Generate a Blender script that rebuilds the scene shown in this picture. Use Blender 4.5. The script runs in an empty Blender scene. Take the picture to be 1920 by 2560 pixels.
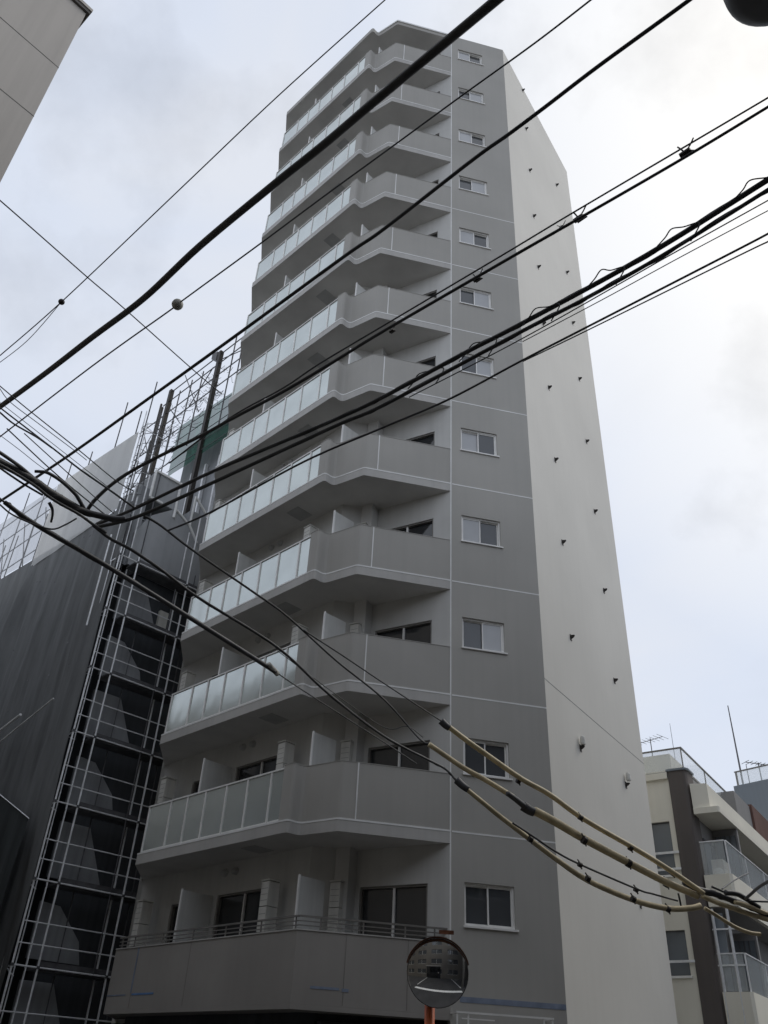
import bpy, math, random
from math import radians, sin, cos
from mathutils import Vector, Matrix

random.seed(7)
SC = bpy.context.scene
COL = SC.collection

# ------------------------------------------------------------------ camera
cam_data = bpy.data.cameras.new('camera')
cam = bpy.data.objects.new('camera', cam_data)
COL.objects.link(cam)
PITCH, ROLL = radians(34.607), radians(3.2096)
fwd = Vector((0, cos(PITCH), sin(PITCH)))
up0 = Vector((0, -sin(PITCH), cos(PITCH)))
rgt0 = Vector((1, 0, 0))
rgt = rgt0 * cos(ROLL) + up0 * sin(ROLL)
upv = -rgt0 * sin(ROLL) + up0 * cos(ROLL)
m = Matrix((rgt, upv, -fwd)).transposed().to_4x4()
m.translation = Vector((0, 0, 1.6))
cam.matrix_world = m
cam_data.sensor_fit = 'VERTICAL'
cam_data.sensor_height = 36.0
cam_data.lens = 36.0 * 2106.04 / 2560.0
cam_data.clip_start = 0.05
cam_data.clip_end = 2000
SC.camera = cam

# ------------------------------------------------------------------ light
SUN_AZ, SUN_EL = radians(63), radians(50)          # bright patch of cloud up on the right
world = bpy.data.worlds.new('World')
SC.world = world
world.use_nodes = True
wn, wl = world.node_tree.nodes, world.node_tree.links
wn.clear()
w_out = wn.new('ShaderNodeOutputWorld')
w_bg = wn.new('ShaderNodeBackground')
w_bg.inputs['Strength'].default_value = 0.1
sky = wn.new('ShaderNodeTexSky')
sky.sky_type = 'NISHITA'
sky.sun_disc = False
sky.sun_elevation = SUN_EL
sky.sun_rotation = SUN_AZ
tc = wn.new('ShaderNodeTexCoord')
mp = wn.new('ShaderNodeMapping')
mp.inputs['Scale'].default_value = (1.0, 1.0, 1.7)
wl.new(tc.outputs['Generated'], mp.inputs['Vector'])
n1 = wn.new('ShaderNodeTexNoise')
n1.inputs['Scale'].default_value = 2.3
n1.inputs['Detail'].default_value = 5
n1.inputs['Roughness'].default_value = 0.48
n1.inputs['Distortion'].default_value = 0.5
wl.new(mp.outputs['Vector'], n1.inputs['Vector'])
r1 = wn.new('ShaderNodeValToRGB')                   # cloud sheet: thicker and thinner cloud
cr = r1.color_ramp
cr.elements[0].position = 0.28
cr.elements[0].color = (6.5, 7.05, 8.2, 1)
cr.elements[1].position = 0.70
cr.elements[1].color = (8.1, 8.45, 9.2, 1)
e = cr.elements.new(0.48)
e.color = (7.5, 8.1, 9.3, 1)
wl.new(n1.outputs['Fac'], r1.inputs['Fac'])
# the cloud is brighter and warmer where the hidden sun stands behind it
dt = wn.new('ShaderNodeVectorMath'); dt.operation = 'DOT_PRODUCT'
dt.inputs[1].default_value = (sin(SUN_AZ) * cos(SUN_EL), cos(SUN_AZ) * cos(SUN_EL), sin(SUN_EL))
wl.new(tc.outputs['Generated'], dt.inputs[0])
r2 = wn.new('ShaderNodeMapRange')
r2.inputs['From Min'].default_value = 0.78
r2.inputs['From Max'].default_value = 1.0
r2.inputs['To Min'].default_value = 0.0
r2.inputs['To Max'].default_value = 1.0
wl.new(dt.outputs['Value'], r2.inputs['Value'])
mw = wn.new('ShaderNodeMixRGB')
mw.inputs['Color2'].default_value = (12.0, 11.7, 11.1, 1)
wl.new(r2.outputs['Result'], mw.inputs['Fac'])
wl.new(r1.outputs['Color'], mw.inputs['Color1'])
# a few darker ragged patches of low cloud
n2 = wn.new('ShaderNodeTexNoise')
n2.inputs['Scale'].default_value = 3.4
n2.inputs['Detail'].default_value = 7
n2.inputs['Roughness'].default_value = 0.55
mp2 = wn.new('ShaderNodeMapping')
mp2.inputs['Location'].default_value = (3.1, 1.7, 0.4)
wl.new(tc.outputs['Generated'], mp2.inputs['Vector'])
wl.new(mp2.outputs['Vector'], n2.inputs['Vector'])
r3 = wn.new('ShaderNodeMapRange')
r3.inputs['From Min'].default_value = 0.56
r3.inputs['From Max'].default_value = 0.80
r3.inputs['To Min'].default_value = 1.0
r3.inputs['To Max'].default_value = 0.72
wl.new(n2.outputs['Fac'], r3.inputs['Value'])
ml = wn.new('ShaderNodeMixRGB'); ml.blend_type = 'MULTIPLY'; ml.inputs['Fac'].default_value = 1
wl.new(mw.outputs['Color'], ml.inputs['Color1'])
wl.new(r3.outputs['Result'], ml.inputs['Color2'])
mx = wn.new('ShaderNodeMixRGB')
mx.inputs['Fac'].default_value = 0.93               # overcast: almost no blue sky between
wl.new(sky.outputs['Color'], mx.inputs['Color1'])
wl.new(ml.outputs['Color'], mx.inputs['Color2'])
wl.new(mx.outputs['Color'], w_bg.inputs['Color'])
wl.new(w_bg.outputs['Background'], w_out.inputs['Surface'])

sun_data = bpy.data.lights.new('sun', 'SUN')
sun_data.energy = 0.8
sun_data.angle = radians(25)
sun_data.color = (1.0, 0.96, 0.9)
sun = bpy.data.objects.new('sun', sun_data)
COL.objects.link(sun)
sun.rotation_euler = (radians(90) - SUN_EL, 0, math.pi - SUN_AZ)
sun.location = (20, 10, 60)

SC.view_settings.view_transform = 'Standard'
SC.view_settings.look = 'None'
SC.view_settings.exposure = 0.0
SC.view_settings.gamma = 1.0
SC.view_settings.use_curve_mapping = False
SC.render.engine = 'CYCLES'
SC.cycles.max_bounces = 6
SC.cycles.diffuse_bounces = 4
SC.cycles.glossy_bounces = 4
SC.cycles.transmission_bounces = 6
SC.cycles.transparent_max_bounces = 12
SC.cycles.use_denoising = True

# ------------------------------------------------------------------ materials
def new_mat(name):
    mt = bpy.data.materials.new(name)
    mt.use_nodes = True
    return mt, mt.node_tree.nodes, mt.node_tree.links, mt.node_tree.nodes['Principled BSDF']

def paint(name, col, rough=0.75, var=0.10, scale=0.6, streak=0.08, bump=0.15, grain=180, metal=0.0, spec=0.35):
    """painted / rendered surface: cloudy tone variation, faint vertical rain streaks, fine grain"""
    mt, N, L, b = new_mat(name)
    geo = N.new('ShaderNodeNewGeometry')
    a = N.new('ShaderNodeTexNoise'); a.inputs['Scale'].default_value = scale; a.inputs['Detail'].default_value = 6
    L.new(geo.outputs['Position'], a.inputs['Vector'])
    ma = N.new('ShaderNodeMapRange'); ma.inputs['From Min'].default_value = 0.3; ma.inputs['From Max'].default_value = 0.7
    ma.inputs['To Min'].default_value = 1 - var; ma.inputs['To Max'].default_value = 1 + var
    L.new(a.outputs['Fac'], ma.inputs['Value'])
    mpn = N.new('ShaderNodeMapping'); mpn.inputs['Scale'].default_value = (7, 7, 0.22)
    L.new(geo.outputs['Position'], mpn.inputs['Vector'])
    s = N.new('ShaderNodeTexNoise'); s.inputs['Scale'].default_value = 1.0; s.inputs['Detail'].default_value = 4
    L.new(mpn.outputs['Vector'], s.inputs['Vector'])
    ms = N.new('ShaderNodeMapRange'); ms.inputs['From Min'].default_value = 0.42; ms.inputs['From Max'].default_value = 0.75
    ms.inputs['To Min'].default_value = 1 + streak * 0.3; ms.inputs['To Max'].default_value = 1 - streak
    L.new(s.outputs['Fac'], ms.inputs['Value'])
    mu = N.new('ShaderNodeMath'); mu.operation = 'MULTIPLY'
    L.new(ma.outputs['Result'], mu.inputs[0]); L.new(ms.outputs['Result'], mu.inputs[1])
    mc = N.new('ShaderNodeMixRGB'); mc.blend_type = 'MULTIPLY'; mc.inputs['Fac'].default_value = 1
    mc.inputs['Color1'].default_value = (*col, 1)
    L.new(mu.outputs['Value'], mc.inputs['Color2'])
    L.new(mc.outputs['Color'], b.inputs['Base Color'])
    b.inputs['Roughness'].default_value = rough
    b.inputs['Metallic'].default_value = metal
    b.inputs['Specular IOR Level'].default_value = spec
    if bump:
        g = N.new('ShaderNodeTexNoise'); g.inputs['Scale'].default_value = grain; g.inputs['Detail'].default_value = 3
        L.new(geo.outputs['Position'], g.inputs['Vector'])
        bp = N.new('ShaderNodeBump'); bp.inputs['Strength'].default_value = bump; bp.inputs['Distance'].default_value = 0.004
        L.new(g.outputs['Fac'], bp.inputs['Height'])
        L.new(bp.outputs['Normal'], b.inputs['Normal'])
    return mt

def glassy(name, col, rough=0.05, wob=0.02, spec=0.8, wscale=1.2, metal=0.0):
    """opaque looking pane: dark room or curtain behind a reflecting surface with slightly wavy glass"""
    mt, N, L, b = new_mat(name)
    geo = N.new('ShaderNodeNewGeometry')
    a = N.new('ShaderNodeTexNoise'); a.inputs['Scale'].default_value = 1.1; a.inputs['Detail'].default_value = 3
    L.new(geo.outputs['Position'], a.inputs['Vector'])
    ma = N.new('ShaderNodeMapRange'); ma.inputs['To Min'].default_value = 0.8; ma.inputs['To Max'].default_value = 1.2
    L.new(a.outputs['Fac'], ma.inputs['Value'])
    mc = N.new('ShaderNodeMixRGB'); mc.blend_type = 'MULTIPLY'; mc.inputs['Fac'].default_value = 1
    mc.inputs['Color1'].default_value = (*col, 1)
    L.new(ma.outputs['Result'], mc.inputs['Color2'])
    L.new(mc.outputs['Color'], b.inputs['Base Color'])
    b.inputs['Roughness'].default_value = rough
    b.inputs['Specular IOR Level'].default_value = spec
    b.inputs['Metallic'].default_value = metal
    g = N.new('ShaderNodeTexNoise'); g.inputs['Scale'].default_value = wscale
    L.new(geo.outputs['Position'], g.inputs['Vector'])
    bp = N.new('ShaderNodeBump'); bp.inputs['Strength'].default_value = wob; bp.inputs['Distance'].default_value = 0.3
    L.new(g.outputs['Fac'], bp.inputs['Height'])
    L.new(bp.outputs['Normal'], b.inputs['Normal'])
    return mt

def clear_glass(name, tint, mixf):
    """thin pane: part see-through, part reflecting"""
    mt, N, L, b = new_mat(name)
    b.inputs['Base Color'].default_value = (*tint, 1)
    b.inputs['Roughness'].default_value = 0.06
    b.inputs['Specular IOR Level'].default_value = 0.9
    tr = N.new('ShaderNodeBsdfTransparent')
    mixs = N.new('ShaderNodeMixShader'); mixs.inputs['Fac'].default_value = mixf
    L.new(tr.outputs['BSDF'], mixs.inputs[1]); L.new(b.outputs['BSDF'], mixs.inputs[2])
    L.new(mixs.outputs['Shader'], N['Material Output'].inputs['Surface'])
    return mt

def mesh_cloth(name, col, holes=0.0, trans=0.25, lo=0.6, hi=1.4):
    """site netting: woven sheet, colour streaked for overlaps and painted fold shade, that lets a little light through"""
    mt, N, L, b = new_mat(name)
    geo = N.new('ShaderNodeNewGeometry')
    mpn = N.new('ShaderNodeMapping'); mpn.inputs['Scale'].default_value = (1.6, 1.6, 0.22); mpn.inputs['Rotation'].default_value = (0.12, 0.10, 0)
    L.new(geo.outputs['Position'], mpn.inputs['Vector'])
    a = N.new('ShaderNodeTexNoise'); a.inputs['Scale'].default_value = 1.3; a.inputs['Detail'].default_value = 8; a.inputs['Roughness'].default_value = 0.62
    L.new(mpn.outputs['Vector'], a.inputs['Vector'])
    ma = N.new('ShaderNodeMapRange'); ma.inputs['From Min'].default_value = 0.25; ma.inputs['From Max'].default_value = 0.75
    ma.inputs['To Min'].default_value = lo; ma.inputs['To Max'].default_value = hi  # streak contrast puts fold shade into the cloth colour
    L.new(a.outputs['Fac'], ma.inputs['Value'])
    mc = N.new('ShaderNodeMixRGB'); mc.blend_type = 'MULTIPLY'; mc.inputs['Fac'].default_value = 1
    mc.inputs['Color1'].default_value = (*col, 1)
    L.new(ma.outputs['Result'], mc.inputs['Color2'])
    L.new(mc.outputs['Color'], b.inputs['Base Color'])
    b.inputs['Roughness'].default_value = 0.9
    b.inputs['Specular IOR Level'].default_value = 0.2
    tl = N.new('ShaderNodeBsdfTranslucent')
    L.new(mc.outputs['Color'], tl.inputs['Color'])
    m1 = N.new('ShaderNodeMixShader'); m1.inputs['Fac'].default_value = trans
    L.new(b.outputs['BSDF'], m1.inputs[1]); L.new(tl.outputs['BSDF'], m1.inputs[2])
    tr = N.new('ShaderNodeBsdfTransparent')
    m2 = N.new('ShaderNodeMixShader'); m2.inputs['Fac'].default_value = holes
    L.new(m1.outputs['Shader'], m2.inputs[1]); L.new(tr.outputs['BSDF'], m2.inputs[2])
    L.new(m2.outputs['Shader'], N['Material Output'].inputs['Surface'])
    return mt

M = {
    'gray':     paint('grey_wall_paint', (0.425, 0.412, 0.380), 0.72, 0.06, 0.5, 0.03),
    'panel':    paint('parapet_paint', (0.405, 0.392, 0.362), 0.7, 0.05, 0.8, 0.03),
    'slab':     paint('slab_paint', (0.49, 0.478, 0.452), 0.7, 0.08, 1.0, 0.06),
    'soffit':   paint('soffit_bounce_paint', (0.68, 0.67, 0.645), 0.8, 0.08, 1.3, 0.0),  # lighter than the slab paint, bounced light put into the colour
    'white':    paint('pale_wall_paint', (0.64, 0.625, 0.58), 0.75, 0.05, 0.35, 0.015),
    'inner':    paint('balcony_wall_paint', (0.58, 0.575, 0.55), 0.75, 0.08, 0.9, 0.05),
    'base':     paint('base_band_paint', (0.33, 0.312, 0.288), 0.7, 0.08, 0.8, 0.03),
    'joint':    paint('joint_sealant', (0.82, 0.82, 0.80), 0.6, 0.08, 2.0, 0.0, 0),
    'alu':      paint('white_aluminium', (0.86, 0.85, 0.82), 0.4, 0.08, 3.0, 0.05, 0, spec=0.5),
    'rail':     paint('bronze_rail_metal', (0.20, 0.19, 0.175), 0.4, 0.15, 3.0, 0.0, 0, spec=0.5),
    'board':    paint('partition_board', (0.62, 0.62, 0.59), 0.7, 0.08, 1.5, 0.08, 0),
    'frost':    glassy('frosted_balcony_glass', (0.60, 0.64, 0.61), 0.12, 0.04, 0.9, 0.7, 0.62),
    'pane_d':   glassy('dark_window_pane', (0.07, 0.075, 0.08), 0.04),
    'pane_l':   glassy('curtained_window_pane', (0.42, 0.43, 0.44), 0.10),
    'door':     glassy('balcony_door_pane', (0.035, 0.037, 0.04), 0.05),
    'shop':     glassy('shopfront_glass', (0.015, 0.016, 0.018), 0.08),
    'hatch':    paint('soffit_hatch', (0.46, 0.46, 0.45), 0.6, 0.1, 3.0, 0, 0),
    'darkmetal': paint('dark_bracket_metal', (0.035, 0.03, 0.026), 0.55, 0.3, 6.0, 0, 0),
    'unit':     paint('outdoor_unit_shell', (0.66, 0.65, 0.60), 0.5, 0.08, 2.0, 0.12, 0),
    'unit_d':   paint('outdoor_unit_grille', (0.16, 0.16, 0.15), 0.6, 0.1, 3.0, 0.0, 0),
    'tape':     paint('blue_masking_tape', (0.14, 0.26, 0.50), 0.7, 0.2, 5.0, 0, 0),
    'tape_d':   paint('faded_masking_tape', (0.22, 0.26, 0.34), 0.7, 0.2, 5.0, 0, 0),
    'cable':    paint('cable_sheath', (0.055, 0.055, 0.058), 0.5, 0.35, 4.0, 0, 0, spec=0.4),
    'cable_g':  paint('weathered_cable_sheath', (0.10, 0.10, 0.10), 0.6, 0.25, 3.0, 0, 0, spec=0.3),
    'sleeve':   paint('yellow_insulating_sleeve', (0.63, 0.53, 0.33), 0.5, 0.22, 5.0, 0.0, 0, spec=0.4),
    'steel':    paint('galvanised_pipe', (0.80, 0.81, 0.82), 0.4, 0.15, 6.0, 0.0, 0, metal=0.15, spec=0.6),
    'steel_d':  paint('weathered_pipe', (0.12, 0.12, 0.125), 0.5, 0.25, 5.0, 0.0, 0, metal=0.3),
    'net':      mesh_cloth('black_site_netting', (0.20, 0.205, 0.205), 0.0, 0.2),
    'net_d':    mesh_cloth('black_site_netting_double', (0.045, 0.05, 0.05), 0.0, 0.1),
    'sheet':    mesh_cloth('pale_site_sheet', (0.93, 0.93, 0.91), 0.0, 0.5, 0.88, 1.06),
    'sheet_t':  mesh_cloth('thin_site_sheet', (0.50, 0.51, 0.52), 0.55, 0.4),
    'green':    mesh_cloth('green_site_mesh', (0.045, 0.155, 0.11), 0.30, 0.35, 0.45, 1.5),
    'old':      paint('dark_building_render', (0.055, 0.06, 0.066), 0.8, 0.25, 0.7, 0.2),
    'old_l':    paint('grey_stair_panel', (0.30, 0.31, 0.32), 0.75, 0.2, 0.9, 0.15),
    'hood':     paint('grey_roof_panel', (0.40, 0.41, 0.42), 0.75, 0.12, 0.9, 0.1),
    'cream':    paint('cream_wall_paint', (0.78, 0.75, 0.65), 0.75, 0.06, 0.5, 0.03),
    'brown':    paint('brown_pilaster_paint', (0.115, 0.10, 0.092), 0.7, 0.10, 0.7, 0.05),
    'brick':    paint('red_brown_wall', (0.14, 0.075, 0.06), 0.75, 0.15, 1.5, 0.1),
    'bluegray': paint('blue_grey_wall', (0.20, 0.225, 0.25), 0.7, 0.06, 0.2, 0.05),
    'midgray':  paint('mid_grey_wall', (0.26, 0.255, 0.25), 0.7, 0.08, 0.5, 0.05),
    'cglass':   clear_glass('clear_rail_glass', (0.74, 0.79, 0.80), 0.26),
    'curtain':  glassy('striped_curtain_pane', (0.16, 0.18, 0.20), 0.12),
    'alc':      paint('beige_wall_panel', (0.50, 0.465, 0.42), 0.75, 0.06, 0.4, 0.08),
    'alc_d':    paint('dark_joint_paint', (0.14, 0.13, 0.12), 0.8, 0.1, 2.0, 0, 0),  # one even dark tone for panel joints and eave flashing
    'can':      paint('transformer_paint', (0.17, 0.175, 0.18), 0.5, 0.1, 2.0, 0.05, 0),
    'concrete': paint('pole_concrete', (0.33, 0.32, 0.30), 0.85, 0.15, 1.5, 0.1),
    'orange':   paint('orange_pole_paint', (0.62, 0.13, 0.035), 0.5, 0.2, 4.0, 0.2, 0),
    'rust':     paint('rusty_hood', (0.20, 0.085, 0.045), 0.7, 0.4, 14.0, 0.0, 0),
    'asphalt':  paint('asphalt', (0.048, 0.048, 0.049), 0.9, 0.2, 0.8, 0.0, 0.5, 90),
    'paving':   paint('pavement_concrete', (0.10, 0.098, 0.094), 0.85, 0.15, 1.0, 0.0, 0.3),
    'roadpaint': paint('road_paint', (0.75, 0.75, 0.73), 0.7, 0.12, 3.0, 0.0, 0),
    'ceramic':  paint('pale_splice_case', (0.42, 0.41, 0.36), 0.6, 0.3, 9.0, 0, 0),
    'beige':    paint('opposite_wall_paint', (0.15, 0.14, 0.125), 0.8, 0.08, 0.4, 0.1),  # this and the tile kept dark to limit bounced light
    'tile':     paint('opposite_wall_tile', (0.13, 0.12, 0.115), 0.7, 0.1, 0.6, 0.08),
    'skin':     paint('skin', (0.55, 0.33, 0.24), 0.6, 0.05, 5.0, 0, 0),
    'cloth':    paint('dark_jacket', (0.03, 0.032, 0.04), 0.85, 0.2, 5.0, 0, 0),
    'cap':      paint('white_cap', (0.75, 0.75, 0.73), 0.8, 0.05, 5.0, 0, 0),
}
mt, N, L, b = new_mat('mirror_surface')
b.inputs['Base Color'].default_value = (0.92, 0.93, 0.94, 1); b.inputs['Metallic'].default_value = 1.0; b.inputs['Roughness'].default_value = 0.03
M['mirror'] = mt

# ------------------------------------------------------------------ mesh helpers
class MB:
    """collects shapes in world coordinates; build() links them as ONE mesh object"""
    def __init__(s):
        s.v, s.f, s.mi = [], [], []
        s.cur = 0
    def add(s, vs, fs):
        k = len(s.v)
        s.v += [tuple(p) for p in vs]
        s.f += [tuple(i + k for i in f) for f in fs]
        s.mi += [s.cur] * len(fs)
    def hexa(s, p):           # 8 points: bottom ring 0-3, top ring 4-7
        s.add(p, [(3, 2, 1, 0), (4, 5, 6, 7), (0, 1, 5, 4), (1, 2, 6, 5), (2, 3, 7, 6), (3, 0, 4, 7)])
    def prism(s, poly, z0, z1):
        n = len(poly)
        ar = sum(poly[i][0] * poly[(i + 1) % n][1] - poly[(i + 1) % n][0] * poly[i][1] for i in range(n))
        if ar < 0: poly = poly[::-1]
        vs = [(x, y, z0) for x, y in poly] + [(x, y, z1) for x, y in poly]
        s.add(vs, [tuple(range(n - 1, -1, -1)), tuple(range(n, 2 * n))] + [(i, (i + 1) % n, n + (i + 1) % n, n + i) for i in range(n)])
    def band(s, line, z0, z1, thick, side=1):
        """upright band of given thickness following an open plan line (thickness to the left when side=1)"""
        off = offset_line(line, thick * side)
        s.prism(list(line) + off[::-1], z0, z1)
    def box(s, o, ax, ay, a0, a1, b0, b1, z0, z1):
        """box in a plan frame: origin o, unit axes ax, ay"""
        q = [(o[0] + ax[0] * a + ay[0] * b_, o[1] + ax[1] * a + ay[1] * b_) for a, b_ in ((a0, b0), (a1, b0), (a1, b1), (a0, b1))]
        s.prism(q, z0, z1)
    def bar(s, p, q, w, h=None, up=(0, 0, 1)):
        h = h or w
        p, q = Vector(p), Vector(q)
        d = (q - p).normalized()
        u = Vector(up)
        if abs(d.dot(u)) > 0.98: u = Vector((1, 0, 0))
        sd = d.cross(u).normalized() * (w / 2)
        u = sd.cross(d).normalized() * (h / 2)
        s.hexa([p - sd - u, p + sd - u, p + sd + u, p - sd + u, q - sd - u, q + sd - u, q + sd + u, q - sd + u])
    def tube(s, pts, r, seg=8, r1=None, caps=True):
        pts = [Vector(p) for p in pts]
        n = len(pts)
        r1 = r if r1 is None else r1
        ref = Vector((0.13, 0.21, 0.97))
        rings = []
        for i, p in enumerate(pts):
            d = (pts[min(i + 1, n - 1)] - pts[max(i - 1, 0)]).normalized()
            if abs(d.dot(ref)) > 0.95: ref = Vector((1, 0.1, 0))
            x = d.cross(ref).normalized(); y = x.cross(d).normalized()
            rr = r + (r1 - r) * i / max(1, n - 1)
            rings.append([p + (x * cos(2 * math.pi * k / seg) + y * sin(2 * math.pi * k / seg)) * rr for k in range(seg)])
        vs = [v for rg in rings for v in rg]
        fs = [(i * seg + k, i * seg + (k + 1) % seg, (i + 1) * seg + (k + 1) % seg, (i + 1) * seg + k) for i in range(n - 1) for k in range(seg)]
        if caps:
            fs += [tuple(range(seg - 1, -1, -1)), tuple((n - 1) * seg + k for k in range(seg))]
        s.add(vs, fs)
    def lathe(s, base, prof, seg=24, axis=(0, 0, 1)):
        """surface of revolution: prof = [(radius, height)] along axis"""
        base, ax = Vector(base), Vector(axis).normalized()
        ref = Vector((1, 0, 0)) if abs(ax.x) < 0.9 else Vector((0, 1, 0))
        x = ax.cross(ref).normalized(); y = ax.cross(x).normalized()
        vs = [base + ax * h + (x * cos(2 * math.pi * k / seg) + y * sin(2 * math.pi * k / seg)) * max(r, 1e-4) for r, h in prof for k in range(seg)]
        n = len(prof)
        fs = [(i * seg + k, i * seg + (k + 1) % seg, (i + 1) * seg + (k + 1) % seg, (i + 1) * seg + k) for i in range(n - 1) for k in range(seg)]
        fs += [tuple(range(seg - 1, -1, -1)), tuple((n - 1) * seg + k for k in range(seg))]
        s.add(vs, fs)
    def wall(s, o, d, nrm, length, z0, z1, holes, thick, a_start=0.0):
        """wall standing on the plan line o + d*a, a_start..length; nrm points INTO the building; holes = (a0,a1,z0,z1)"""
        xs = sorted({a_start, length, *[h[0] for h in holes], *[h[1] for h in holes]})
        zs = sorted({z0, z1, *[h[2] for h in holes], *[h[3] for h in holes]})
        P = lambda a, t, z: (o[0] + d[0] * a + nrm[0] * t, o[1] + d[1] * a + nrm[1] * t, z)
        def hole(i, j):
            if i < 0 or j < 0 or i >= len(xs) - 1 or j >= len(zs) - 1: return True
            cx, cz = (xs[i] + xs[i + 1]) / 2, (zs[j] + zs[j + 1]) / 2
            return any(h[0] < cx < h[1] and h[2] < cz < h[3] for h in holes)
        for i in range(len(xs) - 1):
            for j in range(len(zs) - 1):
                if hole(i, j): continue
                a0, a1, c0, c1 = xs[i], xs[i + 1], zs[j], zs[j + 1]
                s.add([P(a0, 0, c0), P(a1, 0, c0), P(a1, 0, c1), P(a0, 0, c1)], [(0, 1, 2, 3)])
                s.add([P(a0, thick, c0), P(a1, thick, c0), P(a1, thick, c1), P(a0, thick, c1)], [(3, 2, 1, 0)])
                if hole(i - 1, j): s.add([P(a0, 0, c0), P(a0, 0, c1), P(a0, thick, c1), P(a0, thick, c0)], [(0, 1, 2, 3)])
                if hole(i + 1, j): s.add([P(a1, 0, c0), P(a1, 0, c1), P(a1, thick, c1), P(a1, thick, c0)], [(3, 2, 1, 0)])
                if hole(i, j - 1): s.add([P(a0, 0, c0), P(a1, 0, c0), P(a1, thick, c0), P(a0, thick, c0)], [(3, 2, 1, 0)])
                if hole(i, j + 1): s.add([P(a0, 0, c1), P(a1, 0, c1), P(a1, thick, c1), P(a0, thick, c1)], [(0, 1, 2, 3)])
    def build(s, name, mats, parent=None, smooth=False):
        me = bpy.data.meshes.new(name)
        loc = parent_loc(parent)
        me.from_pydata([(x - loc[0], y - loc[1], z - loc[2]) for x, y, z in s.v], [], s.f)
        for k in (mats if isinstance(mats, (list, tuple)) else [mats]): me.materials.append(M[k])
        me.polygons.foreach_set('material_index', s.mi)
        if smooth: me.polygons.foreach_set('use_smooth', [True] * len(me.polygons))
        me.update()
        o = bpy.data.objects.new(name, me)
        COL.objects.link(o)
        if parent is not None: o.parent = parent
        return o

def parent_loc(p):
    loc = Vector((0, 0, 0))
    while p is not None:
        loc += p.location
        p = p.parent
    return loc

def offset_line(line, t):
    out = []
    n = len(line)
    for i, p in enumerate(line):
        ds = []
        if i > 0: ds.append(Vector((p[0] - line[i - 1][0], p[1] - line[i - 1][1])).normalized())
        if i < n - 1: ds.append(Vector((line[i + 1][0] - p[0], line[i + 1][1] - p[1])).normalized())
        nr = [Vector((-d.y, d.x)) for d in ds]
        if len(nr) == 1: o = nr[0] * t
        else:
            mm = (nr[0] + nr[1]).normalized()
            o = mm * (t / max(0.35, mm.dot(nr[0])))
        out.append((p[0] + o.x, p[1] + o.y))
    return out

def smooth_line(pts, k=8):
    """Catmull-Rom through the points"""
    P = [Vector(p) for p in pts]
    if len(P) < 3: return [P[0].lerp(P[-1], i / k) for i in range(k + 1)]
    out = []
    for i in range(len(P) - 1):
        a, b_, c, d = P[max(i - 1, 0)], P[i], P[i + 1], P[min(i + 2, len(P) - 1)]
        for j in range(k):
            t = j / k
            out.append(0.5 * ((2 * b_) + (c - a) * t + (2 * a - 5 * b_ + 4 * c - d) * t * t + (3 * b_ - a - 3 * c + d) * t ** 3))
    out.append(P[-1])
    return out

def tag(o, label=None, cat=None, group=None, kind=None):
    if label and not kind: kind = 'thing'
    if label: o['label'] = label
    if cat: o['category'] = cat
    if group: o['group'] = group
    if kind: o['kind'] = kind
    return o

def thing(name, label, cat, loc=(0, 0, 0), group=None):
    o = bpy.data.objects.new(name, None)
    COL.objects.link(o)
    o.location = loc
    return tag(o, label, cat, group)

def copy_tree(o, parent=None):
    c = o.copy()
    COL.objects.link(c)
    c.parent = parent
    for ch in list(o.children): copy_tree(ch, c)
    return c

# ================================================================== survey of the corner (metres)
S, K, P_, Q, L0, L1 = (1.664, 17.225), (3.829, 17.672), (-0.555, 16.759), (-1.329, 17.296), (-1.542, 17.059), (-5.295, 20.877)
H = 2.85
def Z(n): return 3.091 + H * n
ROOF = Z(12)
TH = 0.24
def unit(a, b):
    d = math.hypot(b[0] - a[0], b[1] - a[1]); return ((b[0] - a[0]) / d, (b[1] - a[1]) / d)
A = unit(L0, L1); N_ = (-A[1], A[0]) if A[0] > 0 else (A[1], -A[0])          # along the left wing / into the building
if N_[1] < 0: N_ = (-N_[0], -N_[1])
B = unit(S, K); NB = (-B[1], B[0])                                              # along the narrow front / into the building
C = (sin(radians(35.2)), cos(radians(35.2))); NC = (-C[1], C[0])                # along the pale side wall / into the building
def at(o, d, a, nrm=(0, 0), t=0): return (o[0] + d[0] * a + nrm[0] * t, o[1] + d[1] * a + nrm[1] * t)
W = at(K, C, 6.55)
WL = 6.8                                                                        # wing length to its left wall
INN = 1.05                                                                      # depth of the wing balconies
V1 = at(S, unit(S, (0.794, 17.715)), 2.1)
SD = unit(S, V1); SN = (-SD[1], SD[0]) if SD[0] > 0 else (SD[1], -SD[0])
if SN[1] < 0: SN = (-SN[0], -SN[1])
V2 = at(L0, A, 0.42, N_, INN)
WLEND = at(L0, A, WL, N_, INN)
P0 = (-1.129, 16.640)

# ================================================================== ground
def sheet(name, poly, z, mat, kind='structure'):
    b = MB(); b.add([(x, y, z) for x, y in poly], [tuple(range(len(poly)))])
    return tag(b.build(name, mat), kind=kind)
sheet('ground', [(-400, -400), (400, -400), (400, 400), (-400, 400)], -0.01, 'paving')
rw = 3.1                                             # the crossing where the photographer stands
ctr = (-3.4, 9.0)
def lane(c, d, half, a0, a1):
    n = (-d[1], d[0])
    return [(c[0] + d[0] * a + n[0] * t, c[1] + d[1] * a + n[1] * t) for a, t in ((a0, -half), (a1, -half), (a1, half), (a0, half))]
sheet('road', lane((-2.2, 11.8), A, rw, -60, 90), 0.0, 'asphalt')
sheet('road', lane((4.5, 8.0), (0.80, 0.60), rw, -30, 70), 0.004, 'asphalt')
sheet('road', lane((0.0, 0.0), (0.05, 1.0), 4.6, -60, 13), 0.008, 'asphalt')
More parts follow.
